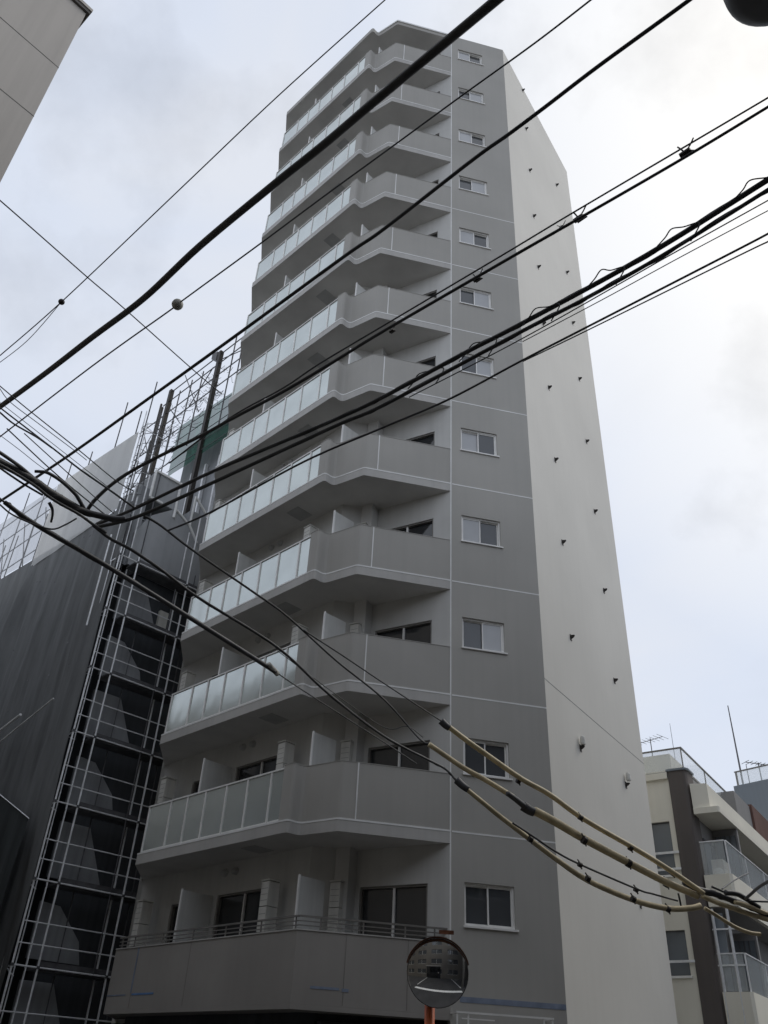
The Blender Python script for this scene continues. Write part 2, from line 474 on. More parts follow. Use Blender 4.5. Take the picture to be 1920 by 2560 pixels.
mk = MB()
for t in (-2.75, 2.75):
    mk.add([(x, y, 0.013) for x, y in lane(at((-2.2, 11.8), N_, t), A, 0.075, 3.5, 80)], [(0, 1, 2, 3)])
for t in (-3.9, 3.9):
    mk.add([(x, y, 0.013) for x, y in lane((t, 0.0), (0.05, 1.0), 0.075, -55, 4.2)], [(0, 1, 2, 3)])
mk.add([(x, y, 0.013) for x, y in lane((0.2, 5.2), (1.0, 0.0), 0.22, -3.6, 3.6)], [(0, 1, 2, 3)])
tag(mk.build('road_markings', 'roadpaint'), kind='structure')

# ================================================================== the tall apartment building
apt = thing('apartment_building', 'tall narrow grey apartment tower with stepped corner balconies and a blank pale side wall',
            'building', (0.0, 20.0, 0.0))
WIN = (0.275, 1.29, 1.165, 1.93)
DOOR_A = (1.60, 3.43); DOOR_B = (4.50, 5.19); DTOP = 1.95; DOOR_S = (0.48, 1.98)

# narrow grey front with its column of small windows
b = MB()
holes = [(WIN[0], WIN[1], Z(n) + WIN[2], Z(n) + WIN[3]) for n in range(12)] + [(0.10, 1.72, 0.0, 2.55)]
b.wall(S, B, NB, 2.2105, 0.0, ROOF, holes, 0.16)
b.build('front_wall', 'gray', apt)
# pale blank side wall and the hidden back
b = MB()
b.wall(K, C, NC, 6.55, 0.0, ROOF - 0.002, [], 0.2)
b.build('side_wall', 'white', apt)
BK = at(W, N_, 0.0); BACK1 = (W[0] - 6.5, W[1] + 6.5); BACK2 = at(WLEND, N_, 8.0)
b = MB()
b.band([W, BACK1, BACK2, WLEND], 0.0, ROOF - 0.3, 0.2, 1)
b.build('rear_wall', 'white', apt)
# balcony-side walls, one opening per door and floor
b = MB()
hw = []
for n in range(12):
    hw += [(DOOR_A[0], DOOR_A[1], Z(n) + 0.06, Z(n) + DTOP), (DOOR_B[0], DOOR_B[1], Z(n) + 0.06, Z(n) + DTOP - 0.04)]
b.wall(at(L0, N_, INN), A, N_, WL, Z(0) - 0.1, ROOF - 0.3, hw, 0.15, 0.42)
b.build('wing_wall', 'inner', apt)
b = MB()
b.wall(at(S, SD, 0.0), SD, SN, 2.1, Z(0) - 0.1, ROOF - 0.3, [(DOOR_S[0], DOOR_S[1], Z(n) + 0.06, Z(n) + DTOP - 0.05) for n in range(12)], 0.15, 0.02)
b.build('corner_wall', 'inner', apt)
b = MB()
b.band([V1, V2], Z(0) - 0.1, ROOF - 0.3, 0.15, -1)
b.box(V1, SD, SN, -0.02, 0.30, -0.32, -0.001, Z(0) - 0.1, ROOF - 0.3)     # square pier and downpipe in the inner corner
b.build('inner_pier', 'inner', apt)
b = MB()
pp = at(V1, SD, 0.48, SN, -0.22)
b.tube([(pp[0], pp[1], Z(0)), (pp[0], pp[1], ROOF - 0.3)], 0.045, 10)
b.build('downpipe', 'alu', apt)

# light joint lines of the front
b = MB()
for n in range(1, 9):
    b.box(S, B, NB, 0.03, 2.2105, -0.004, 0.02, Z(n) - 0.028, Z(n) + 0.004)
b.box(S, B, NB, -0.014, 0.014, -0.004, 0.02, Z(0) + 0.9, ROOF - 0.25)
b.build('joint_line', 'joint', apt)
b = MB(); b.box(K, C, NC, 0.0, 6.55, -0.003, 0.02, 9.474, 9.492); b.build('wall_joint', 'midgray', apt)

def sub(parent, name, mb, mats): return mb.build(name, mats, parent)

# small sliding windows of the front
for n in range(12):
    z0, z1 = Z(n) + WIN[2], Z(n) + WIN[3]
    a0, a1 = WIN[0], WIN[1]
    am = (a0 + a1) / 2 + random.uniform(-0.02, 0.02)
    f = MB(); w = 0.035
    f.box(S, B, NB, a0, a1, 0.045, 0.15, z0, z0 + w); f.box(S, B, NB, a0, a1, 0.045, 0.15, z1 - w, z1)
    f.box(S, B, NB, a0, a0 + w, 0.045, 0.15, z0 + w, z1 - w); f.box(S, B, NB, a1 - w, a1, 0.045, 0.15, z0 + w, z1 - w)
    win = f.build('window', 'alu', apt)
    s_ = MB(); s_.box(S, B, NB, a0 - 0.02, a1 + 0.05, -0.035, 0.05, z0 - 0.03, z0 + 0.004); sub(win, 'sill', s_, 'alu')
    front_left = n % 2 == 1
    for left in (True, False):
        x0, x1 = (a0 + w, am + 0.02) if left else (am - 0.02, a1 - w)
        t = 0.062 if left == front_left else 0.10
        q = MB()
        e_ = 0.028
        q.box(S, B, NB, x0, x1, t, t + 0.03, z0 + w, z0 + w + e_); q.box(S, B, NB, x0, x1, t, t + 0.03, z1 - w - e_, z1 - w)
        q.box(S, B, NB, x0, x0 + e_, t, t + 0.03, z0 + w + e_, z1 - w - e_); q.box(S, B, NB, x1 - e_, x1, t, t + 0.03, z0 + w + e_, z1 - w - e_)
        sub(win, 'sash', q, 'alu')
        g = MB(); g.box(S, B, NB, x0 + e_, x1 - e_, t + 0.012, t + 0.018, z0 + w + e_, z1 - w - e_)
        light = (left == (n in (0, 1, 3, 4, 7, 9, 11)))
        if n in (0, 1): light = False
        sub(win, 'pane', g, 'pane_l' if light else 'pane_d')
    bk = MB(); bk.box(S, B, NB, a0 - 0.05, a1 + 0.05, 0.16, 0.17, z0 - 0.05, z1 + 0.05); sub(win, 'curtain', bk, 'pane_d')

# dark hooks of the pale wall
def hook(c, z, n=0):
    o = at(K, C, c)
    out = (-NC[0], -NC[1])
    b = MB()
    P = lambda u, t, zz: (o[0] + C[0] * u + out[0] * t, o[1] + C[1] * u + out[1] * t, zz)
    b.hexa([P(-0.03, 0.0, z - 0.055), P(0.03, 0.0, z - 0.055), P(0.018, 0.08, z - 0.02), P(-0.018, 0.08, z - 0.02),
            P(-0.038, 0.0, z + 0.04), P(0.038, 0.0, z + 0.04), P(0.026, 0.11, z + 0.025), P(-0.026, 0.11, z + 0.025)])
    b.box(o, C, out, -0.05, 0.05, 0.0, 0.012, z - 0.10, z + 0.06)
    return b.build('wall_hook', 'darkmetal', apt)
for n in (2, 3, 4, 5, 6, 7, 8, 9, 10, 11, 12): hook(1.84, Z(n) - 0.32 + (0.06 if n == 12 else 0))
for n in (1, 3, 4, 5, 6, 7, 8, 9, 10, 11): hook(4.85, Z(n) - 0.33)
for c, n in ((1.80, 2), (4.80, 2)):                                     # two carry a pale weather cap
    o = at(K, C, c, NC, -0.09)
    b = MB(); b.lathe((o[0], o[1], Z(n) - 0.28), [(0.055, 0), (0.06, 0.03), (0.06, 0.16), (0.05, 0.20), (0.01, 0.22)], 14)
    b.build('weather_cap', 'unit', apt)
# the lower left hook row keeps its own spot
hook(4.80, Z(2) - 0.36)

# ---- the balcony floors
line_out = [L1, L0, at(L0, unit(L0, Q), 0.13), Q, P_, S]
def slab_poly(inset=0.0):
    pts = [at(L1, A, -0.0), L0, Q, P_, S, V1, V2, at(L0, A, WL - 0.1, N_, INN), at(L0, A, 6.17, N_, 0.65)]
    return pts
def round_corner(p, a, c, r=0.05, k=3):
    u, v = unit(p, a), unit(p, c)
    s_, e_ = at(p, u, r), at(p, v, r)
    out = []
    for i in range(k + 1):
        t = i / k
        out.append(((1 - t) ** 2 * s_[0] + 2 * t * (1 - t) * p[0] + t * t * e_[0], (1 - t) ** 2 * s_[1] + 2 * t * (1 - t) * p[1] + t * t * e_[1]))
    return out
PAR = at(L0, A, 0.30)
EDGE = [L1] + round_corner(L0, L1, Q, 0.10) + round_corner(Q, L0, P_, 0.14) + round_corner(P_, Q, S, 0.05) + [at(S, B, -0.004)]
POLY = EDGE + [V1, V2, at(L0, A, WL - 0.1, N_, INN - 0.002), at(L0, A, 6.17, N_, 0.65)]
def inset(line, t): return offset_line(line, t)
PARLINE = [PAR] + round_corner(L0, L1, Q, 0.10) + round_corner(Q, L0, P_, 0.14) + round_corner(P_, Q, S, 0.05) + [at(S, B, -0.006)]
POSTS = (0.30, 0.715, 1.50, 2.24, 3.00, 3.69, 4.35, 5.26)
def balustrade(n, parent):
    z = Z(n)
    g = MB()
    for i in range(len(POSTS) - 1):
        g.box(L0, A, N_, POSTS[i] + 0.022, POSTS[i + 1] - 0.022, 0.045, 0.057, z + 0.06, z + 1.05)
    bal = g.build('glass_balustrade', 'frost', parent)
    r = MB()
    r.box(L0, A, N_, POSTS[0] - 0.02, POSTS[-1] + 0.02, 0.02, 0.085, z + 1.052, z + 1.085)
    r.build('handrail', 'alu', bal)
    r = MB()
    r.box(L0, A, N_, POSTS[0], POSTS[-1], 0.035, 0.07, z + 0.03, z + 0.058)
    r.build('bottom_rail', 'alu', bal)
    for a in POSTS:
        p = MB(); p.box(L0, A, N_, a - 0.02, a + 0.02, 0.022, 0.08, z + 0.0, z + 1.05); p.build('post', 'alu', bal)
    # short return of glass at the left end
    p = MB(); e0 = at(L0, A, 5.31, N_, 0.06); dd = unit(L1, at(L0, A, 6.17, N_, 0.65)); nn = (-dd[1], dd[0])
    p.box(e0, dd, nn, 0.02, 0.85, -0.006, 0.006, z + 0.06, z + 1.05); p.build('end_pane', 'frost', bal)
    return bal
def door(o, d, nrm, a0, a1, z0, z1, t, parent, split=0.5):
    w = 0.04
    f = MB()
    f.box(o, d, nrm, a0, a1, t, t + 0.10, z1 - w, z1); f.box(o, d, nrm, a0, a1, t, t + 0.10, z0, z0 + w)
    f.box(o, d, nrm, a0, a0 + w, t, t + 0.10, z0 + w, z1 - w); f.box(o, d, nrm, a1 - w, a1, t, t + 0.10, z0 + w, z1 - w)
    am = a0 + (a1 - a0) * split
    fr = f.build('balcony_door', 'rail', parent)
    g = MB(); g.box(o, d, nrm, a0 + w, a1 - w, t + 0.07, t + 0.08, z0 + w, z1 - w); g.build('pane', 'door', fr)
    if split:
        g = MB(); g.box(o, d, nrm, am - 0.022, am + 0.022, t + 0.015, t + 0.06, z0 + w, z1 - w); g.build('meeting_stile', 'alu', fr)
    return fr
for n in range(0, 12):
    z = Z(n)
    if n > 0:
        b = MB(); b.prism(POLY, z - TH, z); b.mi[0] = 1
        slab = b.build('balcony_slab', ['slab', 'soffit'], apt)
        b = MB(); b.band(offset_line(EDGE, -0.006), z - 0.022, z + 0.012, 0.02, 1); b.build('edge_trim', 'joint', slab)
        b = MB(); b.box(L0, A, N_, 1.40, 1.86, 0.34, 0.86, z - TH - 0.012, z - TH + 0.01); b.build('escape_hatch', 'hatch', slab)
        b = MB()
        b.band(offset_line(PARLINE, 0.006), z + 0.002, z + 1.12, 0.13, 1)
        par = b.build('parapet', 'panel', apt)
        b = MB()
        b.box(P_, unit(P_, S), NB, 0.328, 0.354, -0.004, 0.02, z + 0.01, z + 1.12); b.build('panel_joint', 'joint', par)
        b = MB(); b.band(offset_line(PARLINE, -0.002), z + 1.121, z + 1.135, 0.15, 1); b.build('coping', 'panel', par)
        balustrade(n, apt)
    b = MB()
    b.box(Q, N_, A, -0.005 + 0.16, 0.80, -0.012, 0.012, z + 0.05, z + 1.90)
    bd = b.build('partition_board', 'board', apt)
    b = MB(); b.box(Q, N_, A, 0.12, 0.155, -0.02, 0.02, z + 0.0, z + 1.92); b.build('board_post', 'alu', bd)
    b = MB()
    b.box(at(L0, A, 3.52), N_, A, 0.20, INN - 0.06, -0.012, 0.012, z + 0.05, z + 1.93)
    bd = b.build('partition_board', 'board', apt)
    b = MB(); b.box(at(L0, A, 3.52), N_, A, 0.165, 0.197, -0.02, 0.02, z + 0.0, z + 1.95); b.build('board_post', 'alu', bd)
    wo = at(L0, N_, INN)
    door(wo, A, N_, DOOR_A[0], DOOR_A[1], z + 0.06, z + DTOP, 0.03, apt)
    door(wo, A, N_, DOOR_B[0], DOOR_B[1], z + 0.06, z + DTOP - 0.04, 0.03, apt, 0)
    door(S, SD, SN, DOOR_S[0], DOOR_S[1], z + 0.06, z + DTOP - 0.05, 0.03, apt)
    for a in (2.86, 3.24):                                               # twin exhaust hoods high on the wing wall
        o = at(L0, A, a, N_, INN)
        b = MB(); b.lathe((o[0], o[1], z + 2.40), [(0.085, 0), (0.085, 0.03), (0.06, 0.10), (0.01, 0.13)], 14, (-N_[0], -N_[1], -0.25))
        b.build('exhaust_hood', 'hatch', apt)
# top roof slab, its bright edge and the wing's upstand
b = MB(); b.prism(POLY, ROOF - 0.26, ROOF); b.mi[0] = 1
rs = b.build('roof_slab', ['gray', 'soffit'], apt)
b = MB(); b.band(offset_line([Q, P_, at(S, B, -0.004)], -0.03), ROOF - 0.05, ROOF + 0.04, 0.06, 1); b.build('roof_trim', 'joint', rs)
b = MB(); b.prism([at(S, B, 0.0, NB, 0.16), at(K, B, -0.02, NB, 0.16), at(K, C, 0.1, NC, 0.2), at(W, NC, 0.2), BACK1, BACK2, at(WLEND, N_, 0.16), at(V2, N_, 0.16), at(V1, NB, 0.2)], ROOF - 0.30, ROOF - 0.10)
b.build('main_roof', 'soffit', apt)

# ---- second-floor band over the shop
BASE = [at(L0, A, 5.43), P0, at(S, B, -0.004)]
b = MB(); b.band(BASE, 2.80, 3.94, 0.15, 1)
bb = b.build('base_band', 'base', apt)
b = MB(); b.band(offset_line(BASE, -0.014), 3.941, 3.962, 0.18, 1); b.build('band_coping', 'slab', bb)
b = MB()
for a in (0.9, 2.05): b.box(P0, unit(P0, S), NB, a, a + 0.010, -0.003, 0.02, 2.82, 3.93)
for a in (2.6, 4.5): b.box(L0, A, N_, a, a + 0.010, -0.003, 0.02, 2.82, 3.93)
b.build('panel_joint', 'rail', bb)
b = MB(); b.prism(BASE + [V1, V2, at(L0, A, WL - 0.1, N_, INN - 0.002), at(L0, A, 6.17, N_, 0.65)], 2.72, 2.799)
b.build('shop_soffit', 'base', apt)
b = MB(); b.band(offset_line(BASE, 0.55), 2.55, 2.719, 0.12, 1)
b.build('shutter_box', 'old', apt)  # dark material puts the shade of the recess into the colour
b = MB()
b.box(P0, unit(P0, S), NB, 0.32, 0.83, -0.006, 0.0, 3.045, 3.085); b.box(P0, unit(P0, S), NB, 0.88, 1.0, -0.0065, 0.0, 3.03, 3.08)
b.box(L0, A, N_, 4.70, 5.42, -0.006, 0.0, 3.045, 3.07)
b.box(L0, A, N_, 4.49, 4.53, -0.008, 0.0, 3.09, 3.93)
b.box(S, B, NB, 0.18, 2.205, -0.006, 0.0, 3.01, 3.10)
b.build('masking_tape', 'tape_d', apt)
b = MB(); b.box(L0, A, N_, 3.66, 4.46, -0.006, 0.0, 3.045, 3.078)
tag(b.build('masking_tape', 'tape', apt))
rail = MB()
RL = offset_line(BASE, 0.06)
rail.bar((*RL[0], 4.18), (*RL[1], 4.18), 0.045, 0.03); rail.bar((*RL[1], 4.18), (*RL[2], 4.18), 0.045, 0.03)
for zz in (4.03, 4.10):
    rail.bar((*RL[0], zz), (*RL[1], zz), 0.018); rail.bar((*RL[1], zz), (*RL[2], zz), 0.018)
rr = rail.build('railing', 'rail', apt)
for q0, q1, ks in ((RL[0], RL[1], (0.02, 0.10, 0.28, 0.46, 0.64, 0.82, 0.985)), (RL[1], RL[2], (0.14, 0.42, 0.70, 0.9))):
    for k in ks:
        x, y = q0[0] + (q1[0] - q0[0]) * k, q0[1] + (q1[1] - q0[1]) * k
        p = MB(); p.tube([(x, y, 3.96), (x, y, 4.165)], 0.016, 8); p.build('rail_post', 'rail', rr)
# shop front, dark behind the band
b = MB(); b.band([at(L0, A, WL, N_, 0.6), at(P0, N_, 0.75), at(S, SD, 0.3, SN, 0.1)], 0.0, 2.60, 0.06, 1)
sf = b.build('shop_window', 'shop', apt)
b = MB()
for a in (0.4, 2.0, 3.6, 5.2, 6.7): b.box(at(L0, A, a, N_, 0.56), A, N_, -0.04, 0.04, 0.0, 0.10, 0.0, 2.6)
b.build('mullion', 'rail', sf)
b = MB(); b.box(S, B, NB, 0.10, 1.72, 0.10, 0.14, 0.0, 2.55)
b.build('entrance_glass', 'shop', apt)
# slim white frame standing out over the entrance
b = MB()
for a in (0.02, 0.22, 1.62, 1.78): b.bar((*at(S, B, a, NB, -0.34), 0.0), (*at(S, B, a, NB, -0.34), 2.82), 0.03)
b.bar((*at(S, B, 0.0, NB, -0.34), 2.83), (*at(S, B, 1.80, NB, -0.34), 2.83), 0.05, 0.03)
b.bar((*at(S, B, 0.1, NB, -0.34), 2.74), (*at(S, B, 0.7, NB, -0.34), 2.74), 0.03, 0.02)
for a in (0.02, 1.78): b.bar((*at(S, B, a, NB, -0.34), 2.83), (*at(S, B, a, NB, 0.0), 2.83), 0.03)
b.build('entrance_frame', 'alu', apt)

# ================================================================== slim pale slatted columns standing on the balconies
def rack(o, d, nrm, a, t, z, label, group):
    r = thing('slatted_column', label, 'slatted column', (*at(o, d, a, nrm, t), z), group)
    c0 = at(o, d, a, nrm, t)
    for k in range(4):
        zb = z + 0.06 + k * 0.468
        b = MB(); b.box(c0, d, nrm, -0.115, 0.115, -0.14, 0.14, zb, zb + 0.452)
        c = b.build('casing', 'unit', r)
        g = MB()
        for j in range(3): g.box(c0, d, nrm, -0.10, 0.10, -0.1425, -0.140, zb + 0.10 + j * 0.11, zb + 0.106 + j * 0.11)
        g.build('louver', 'unit_d', c)
    b = MB(); b.box(c0, d, nrm, -0.10, 0.10, -0.12, 0.12, z, z + 0.06); b.build('plinth', 'steel', r)
    b = MB(); b.box(c0, d, nrm, -0.13, 0.13, -0.16, 0.15, z + 1.93, z + 1.955); b.build('cap', 'unit', r)
    return r
FL = ['second', 'third', 'fourth', 'fifth', 'sixth', 'seventh', 'eighth', 'ninth']
for n in range(0, 8):
    rack(L0, A, N_, 5.62, 0.62, Z(n), 'slim pale slatted column at the far left end of the %s-floor balcony' % FL[n], 'slatted columns on the balconies')
for n in range(0, 4):
    rack(L0, A, N_, 1.12, 0.66, Z(n), 'slim pale slatted column right of the wide door on the %s-floor wing balcony' % FL[n], 'slatted columns on the balconies')
for n in range(0, 4):
    rack(S, SD, SN, 2.28, -0.32 - 0.0, Z(n), 'slim beige slatted column behind the %s-floor corner parapet, left of its door' % FL[n], 'slatted columns on the balconies')

# ================================================================== building under repair, wrapped in scaffold, on the left
G0 = (-7.72, 21.56)
def G(t, s): return at(G0, A, t, N_, s)
LIFTS = [1.81 + 1.8 * k for k in range(0, 8)]                           # 1.81 ... 14.4
old = thing('building_under_repair', 'dark older building behind black netting and scaffold, left of the grey tower', 'building', (*G(6, 6), 0))
b = MB(); b.prism([G(0.95, 1.0), G(15, 1.0), G(15, 12), G(0.95, 12)], 0.0, 16.4); b.build('wall', 'old', old)
b = MB(); b.prism([G(0.9, 0.95), G(15.05, 0.95), G(15.05, 12.05), G(0.9, 12.05)], 16.401, 16.75); b.build('parapet', 'old', old)
b = MB(); b.prism([G(0.62, 0.75), G(1.9, 0.75), G(1.9, 1.70), G(0.62, 1.70)], 17.2, 18.25); bx = b.build('plant_box', 'hood', old)
b = MB()
for p, q in (((0.6, .73, 17.2), (0.6, .73, 18.3)), ((0.6, .73, 18.27), (0.6, 1.72, 18.27)), ((0.6, 1.72, 16.9), (0.6, 1.72, 18.3)), ((.6, .73, 17.2), (.6, 1.2, 17.2))):
    b.bar((*G(p[0], p[1]), p[2]), (*G(q[0], q[1]), q[2]), 0.075)
b.build('box_edging', 'joint', bx)
b = MB(); b.prism([G(0.75, 0.45), G(2.2, 0.45), G(2.2, 0.74), G(0.75, 0.74)], 14.6, 17.6); b.build('duct', 'old_l', old)
# stair tower hood with bevelled roof
b = MB()
prof = [(0.55, 14.6), (0.55, 15.75), (0.95, 16.6), (1.70, 17.25), (2.35, 16.9), (2.75, 16.4), (3.3, 15.2), (3.3, 14.6)]
v0 = [(*G(0.62, s), z) for s, z in prof]; v1 = [(*G(1.6, s), z) for s, z in prof]; k = len(prof)
b.add(v0 + v1, [tuple(range(k)), tuple(range(2 * k - 1, k - 1, -1))] + [(i, (i + 1) % k, k + (i + 1) % k, k + i) for i in range(k)])
hood = b.build('stair_hood', 'hood', old)
b = MB()
for p, q in (((1.70, 17.27), (2.35, 16.92)), ((2.35, 16.92), (2.75, 16.42)), ((2.36, 16.9), (2.36, 18.1)), ((2.36, 18.1), (2.95, 17.6))):
    b.bar((*G(0.60, p[0]), p[1]), (*G(0.60, q[0]), q[1]), 0.065)
b.build('hood_edging', 'joint', hood)
b = MB(); b.prism([G(0.7, 2.36), G(2.0, 2.36), G(2.0, 3.0), G(0.7, 3.0)], 16.2, 17.6); b.build('plant_box', 'hood', old)
# outside stair: a solid panel beside each flight, cut on the slope
for i, zl in enumerate(LIFTS):
    if zl > 13: break
    b = MB()
    flip = i % 2
    pts = [(0.66, zl + 0.25), (2.15, zl + 0.25), (1.50, zl + 1.60), (0.66, zl + 1.60)] if flip == 0 else [(0.66, zl + 0.25), (2.05, zl + 0.25), (1.9, zl + 0.75), (1.2, zl + 1.45), (0.66, zl + 1.5)]
    v0 = [(*G(0.86, s), z) for s, z in pts]; v1 = [(*G(0.93, s), z) for s, z in pts]; k = len(pts)
    b.add(v0 + v1, [tuple(range(k)), tuple(range(2 * k - 1, k - 1, -1))] + [(j, (j + 1) % k, k + (j + 1) % k, k + j) for j in range(k)])
    b.build('stair_panel', 'old_l', old)
b = MB(); b.box(G(0.80, 2.1), N_, A, 0.0, 0.30, 0.0, 0.12, 12.9, 13.7); b.build('notice_board', 'unit', old)

# the scaffold itself
sc = thing('scaffold', 'slim silver pipe scaffold climbing the side of the netted building', 'scaffold', (*G(0, 0), 0))
def pole(t, s, z0, z1, r=0.024, mat='steel', par=sc, nm='upright'):
    b = MB(); b.tube([(*G(t, s), z0), (*G(t, s), z1)], r, 8); return b.build(nm, mat, par)
for s, zt in ((-0.04, 14.7), (0.58, 14.6), (2.36, 17.0)): pole(0, s, 0, zt)
pole(0, 2.0, 3.6, 14.1, 0.018, 'steel_d')
pole(0.0, 0.30, 0, 12.6, 0.016, 'steel'); pole(0.18, 0.12, 0, 14.2, 0.016, 'steel'); pole(0.30, 0.44, 0, 13.4, 0.014, 'steel')
for s in (0.0, 0.55): pole(0.55, s, 0, 14.4, 0.020, 'steel')
for s, zt in ((1.3, 12.5), (2.9, 15.2)): pole(0.52, s, 0, zt, 0.016, 'steel_d')
pole(0.52, 2.36, 0, 16.6, 0.024, 'steel')
pole(0.12, 3.4, 0, 16.0, 0.024, 'steel_d')
pole(0.02, -0.45, 11.9, 14.9, 0.024)
for s, z0, z1 in ((0.06, 14.7, 17.3), (0.42, 14.6, 17.8), (0.20, 13.6, 16.8)): pole(0.35, s, z0, z1, 0.022, 'steel')
for i, zl in enumerate(LIFTS):
    s1 = 3.4
    for dz, r, mt_ in ((0.0, 0.02, 'steel'), (0.45, 0.016, 'steel'), (0.90, 0.016, 'steel')):
        if zl + dz > 14.6: continue
        b = MB(); b.tube([(*G(0, -0.04), zl + dz), (*G(0, s1), zl + dz)], r, 8); b.build('ledger', mt_, sc)
    b = MB(); b.bar((*G(0.0, 0.0), zl - 0.02), (*G(0.55, 0.0), zl - 0.02), 0.035); b.bar((*G(0, 0.05), zl - 0.22), (*G(0.45, 0.05), zl - 0.04), 0.025)
    b.bar((*G(0.0, 2.36), zl - 0.02), (*G(0.55, 2.36), zl - 0.02), 0.035)
    b.build('bracket', 'steel', sc)
    b = MB(); b.box(G(0.06, 0.5), N_, A, 0.0, 2.9, 0.0, 0.46, zl - 0.05, zl); b.build('deck', 'steel_d', sc)
    b = MB(); b.box(G(0.03, 0.55), N_, A, 0.0, 2.85, 0.0, 0.02, zl + 0.003, zl + 0.14); b.build('toe_board', 'steel_d', sc)
    if i > 0:                                             # small clamps where pipes cross
        for s in (-0.04, 0.58, 2.36):
            b = MB(); b.box(G(0, s), N_, A, -0.035, 0.035, -0.035, 0.035, zl - 0.03, zl + 0.03); b.build('coupler', 'steel_d', sc)
# light lattice beside the right edge of the pale sheet
for t, s, zt in ((0.92, 0.0, 20.6), (0.60, 0.0, 19.9), (0.95, 0.55, 20.9), (0.28, 0.1, 19.0), (0.60, 0.9, 20.2)): pole(t, s, 14.4, zt, 0.018, 'steel' if s == 0.0 else 'steel_d')
for k in range(9):
    z = 16.5 + 0.42 * k
    b = MB(); b.tube(smooth_line([(*G(0.98, 0.0), z), (*G(0.6, 0.02), z - 0.02), (*G(0.15, 0.2), z - 0.12)], 4), 0.012, 6); b.build('ledger', 'steel_d', sc)
    if k % 2 == 0:
        b = MB(); b.tube([(*G(0.95, 0.0), z), (*G(0.95, 1.1), z + 0.05)], 0.014, 6); b.build('ledger', 'steel', sc)
for z0, z1 in ((16.6, 17.8), (18.0, 19.2)):
    b = MB(); b.tube([(*G(0.92, 0.02), z0), (*G(0.25, 0.08), z1)], 0.013, 6); b.build('brace', 'steel_d', sc)
# diagonal pipes lashed across the netting
b = MB(); b.tube([(*G(4.3, -0.6), 9.43), (*G(2.32, -0.6), 9.81)], 0.038, 8)
tag(b.build('loose_pipe', 'joint'), 'short bright pipe slanting across the black netting at left edge', 'pipe')
b = MB(); b.tube([(*G(4.2, -0.6), 8.98), (*G(0.47, -0.6), 9.82)], 0.022, 8)
tag(b.build('loose_pipe', 'joint'), 'longer thinner pipe slanting across the black netting below the bright one', 'pipe')

# black netting, hanging in folds
def cloth(t0, t1, s, zb, zt, nt, nz, amp, seed, edge=None):
    rnd = random.Random(seed)
    ph = [(rnd.uniform(0.5, 3.2), rnd.uniform(0, 6.3), rnd.uniform(-0.35, 0.55), rnd.uniform(0.4, 1)) for _ in range(7)]
    vs = []
    for j in range(nz + 1):
        v = j / nz
        for i in range(nt + 1):
            t = t0 + (t1 - t0) * i / nt
            za, zc = (zb(t) if callable(zb) else zb), (zt(t) if callable(zt) else zt)
            z = za + (zc - za) * v
            d = sum(w * (1 - 2 * abs(sin(0.5 * (f * t * 2.0 + p + k * z + 0.25 * sin(z * 0.5 + p))))) for f, p, k, w in ph) / 3.0
            hang = min(1.0, 5.0 * (1 - v))
            vs.append((*G(t, s - amp * (0.5 + 0.5 * d) * hang), z))
    fs = [(j * (nt + 1) + i, j * (nt + 1) + i + 1, (j + 1) * (nt + 1) + i + 1, (j + 1) * (nt + 1) + i) for j in range(nz) for i in range(nt)]
    b = MB(); b.add(vs, fs)
    return b
ntt = thing('site_netting', 'black netting hanging in folds over the front of the scaffolded building', 'netting', (*G(5, 0), 0))
b = cloth(0.10, 14.0, 0.0, 0.2, lambda t: 16.45 + 0.07 * t, 260, 100, 0.34, 3)
b.build('net_panel', 'net', ntt, True)
b = cloth(0.36, 12.0, -0.42, 0.2, lambda t: 6.77 + (t - 0.36) * 0.427, 120, 40, 0.2, 11)
b.build('lower_net_panel', 'net_d', ntt, True)
b = MB(); b.tube([(*G(0.3, -0.44), 6.74), (*G(2.0, -0.44), 7.47), (*G(4.2, -0.44), 8.42)], 0.012, 6); b.build('edge_rope', 'steel', ntt)
b = MB()
rnd = random.Random(5)
for i in range(22):                                      # little ties, tags and patches
    t, z = rnd.uniform(0.6, 6), rnd.uniform(9.5, 16)
    b.box(G(t, -0.36), A, N_, 0, rnd.uniform(0.03, 0.10), 0, 0.01, z, z + rnd.uniform(0.02, 0.06))
b.build('tie', 'steel_d', ntt)

# pale sheets above the netting
b = cloth(1.06, 6.9, -0.02, 16.55, lambda t: 19.75 + 0.09 * (t - 1.06), 30, 10, 0.03, 21)
tag(b.build('site_sheet', 'sheet', None, True), 'pale grey sheet with a clean right edge standing above the black netting', 'sheet')
b = cloth(6.95, 16, -0.02, lambda t: 16.95 + 0.07 * (t - 6.9), lambda t: 20.25 + 0.08 * (t - 6.95), 20, 8, 0.03, 22)
tag(b.build('site_sheet', 'sheet_t', None, True), 'thin see-through sheet over scaffold pipes at the left edge', 'sheet')

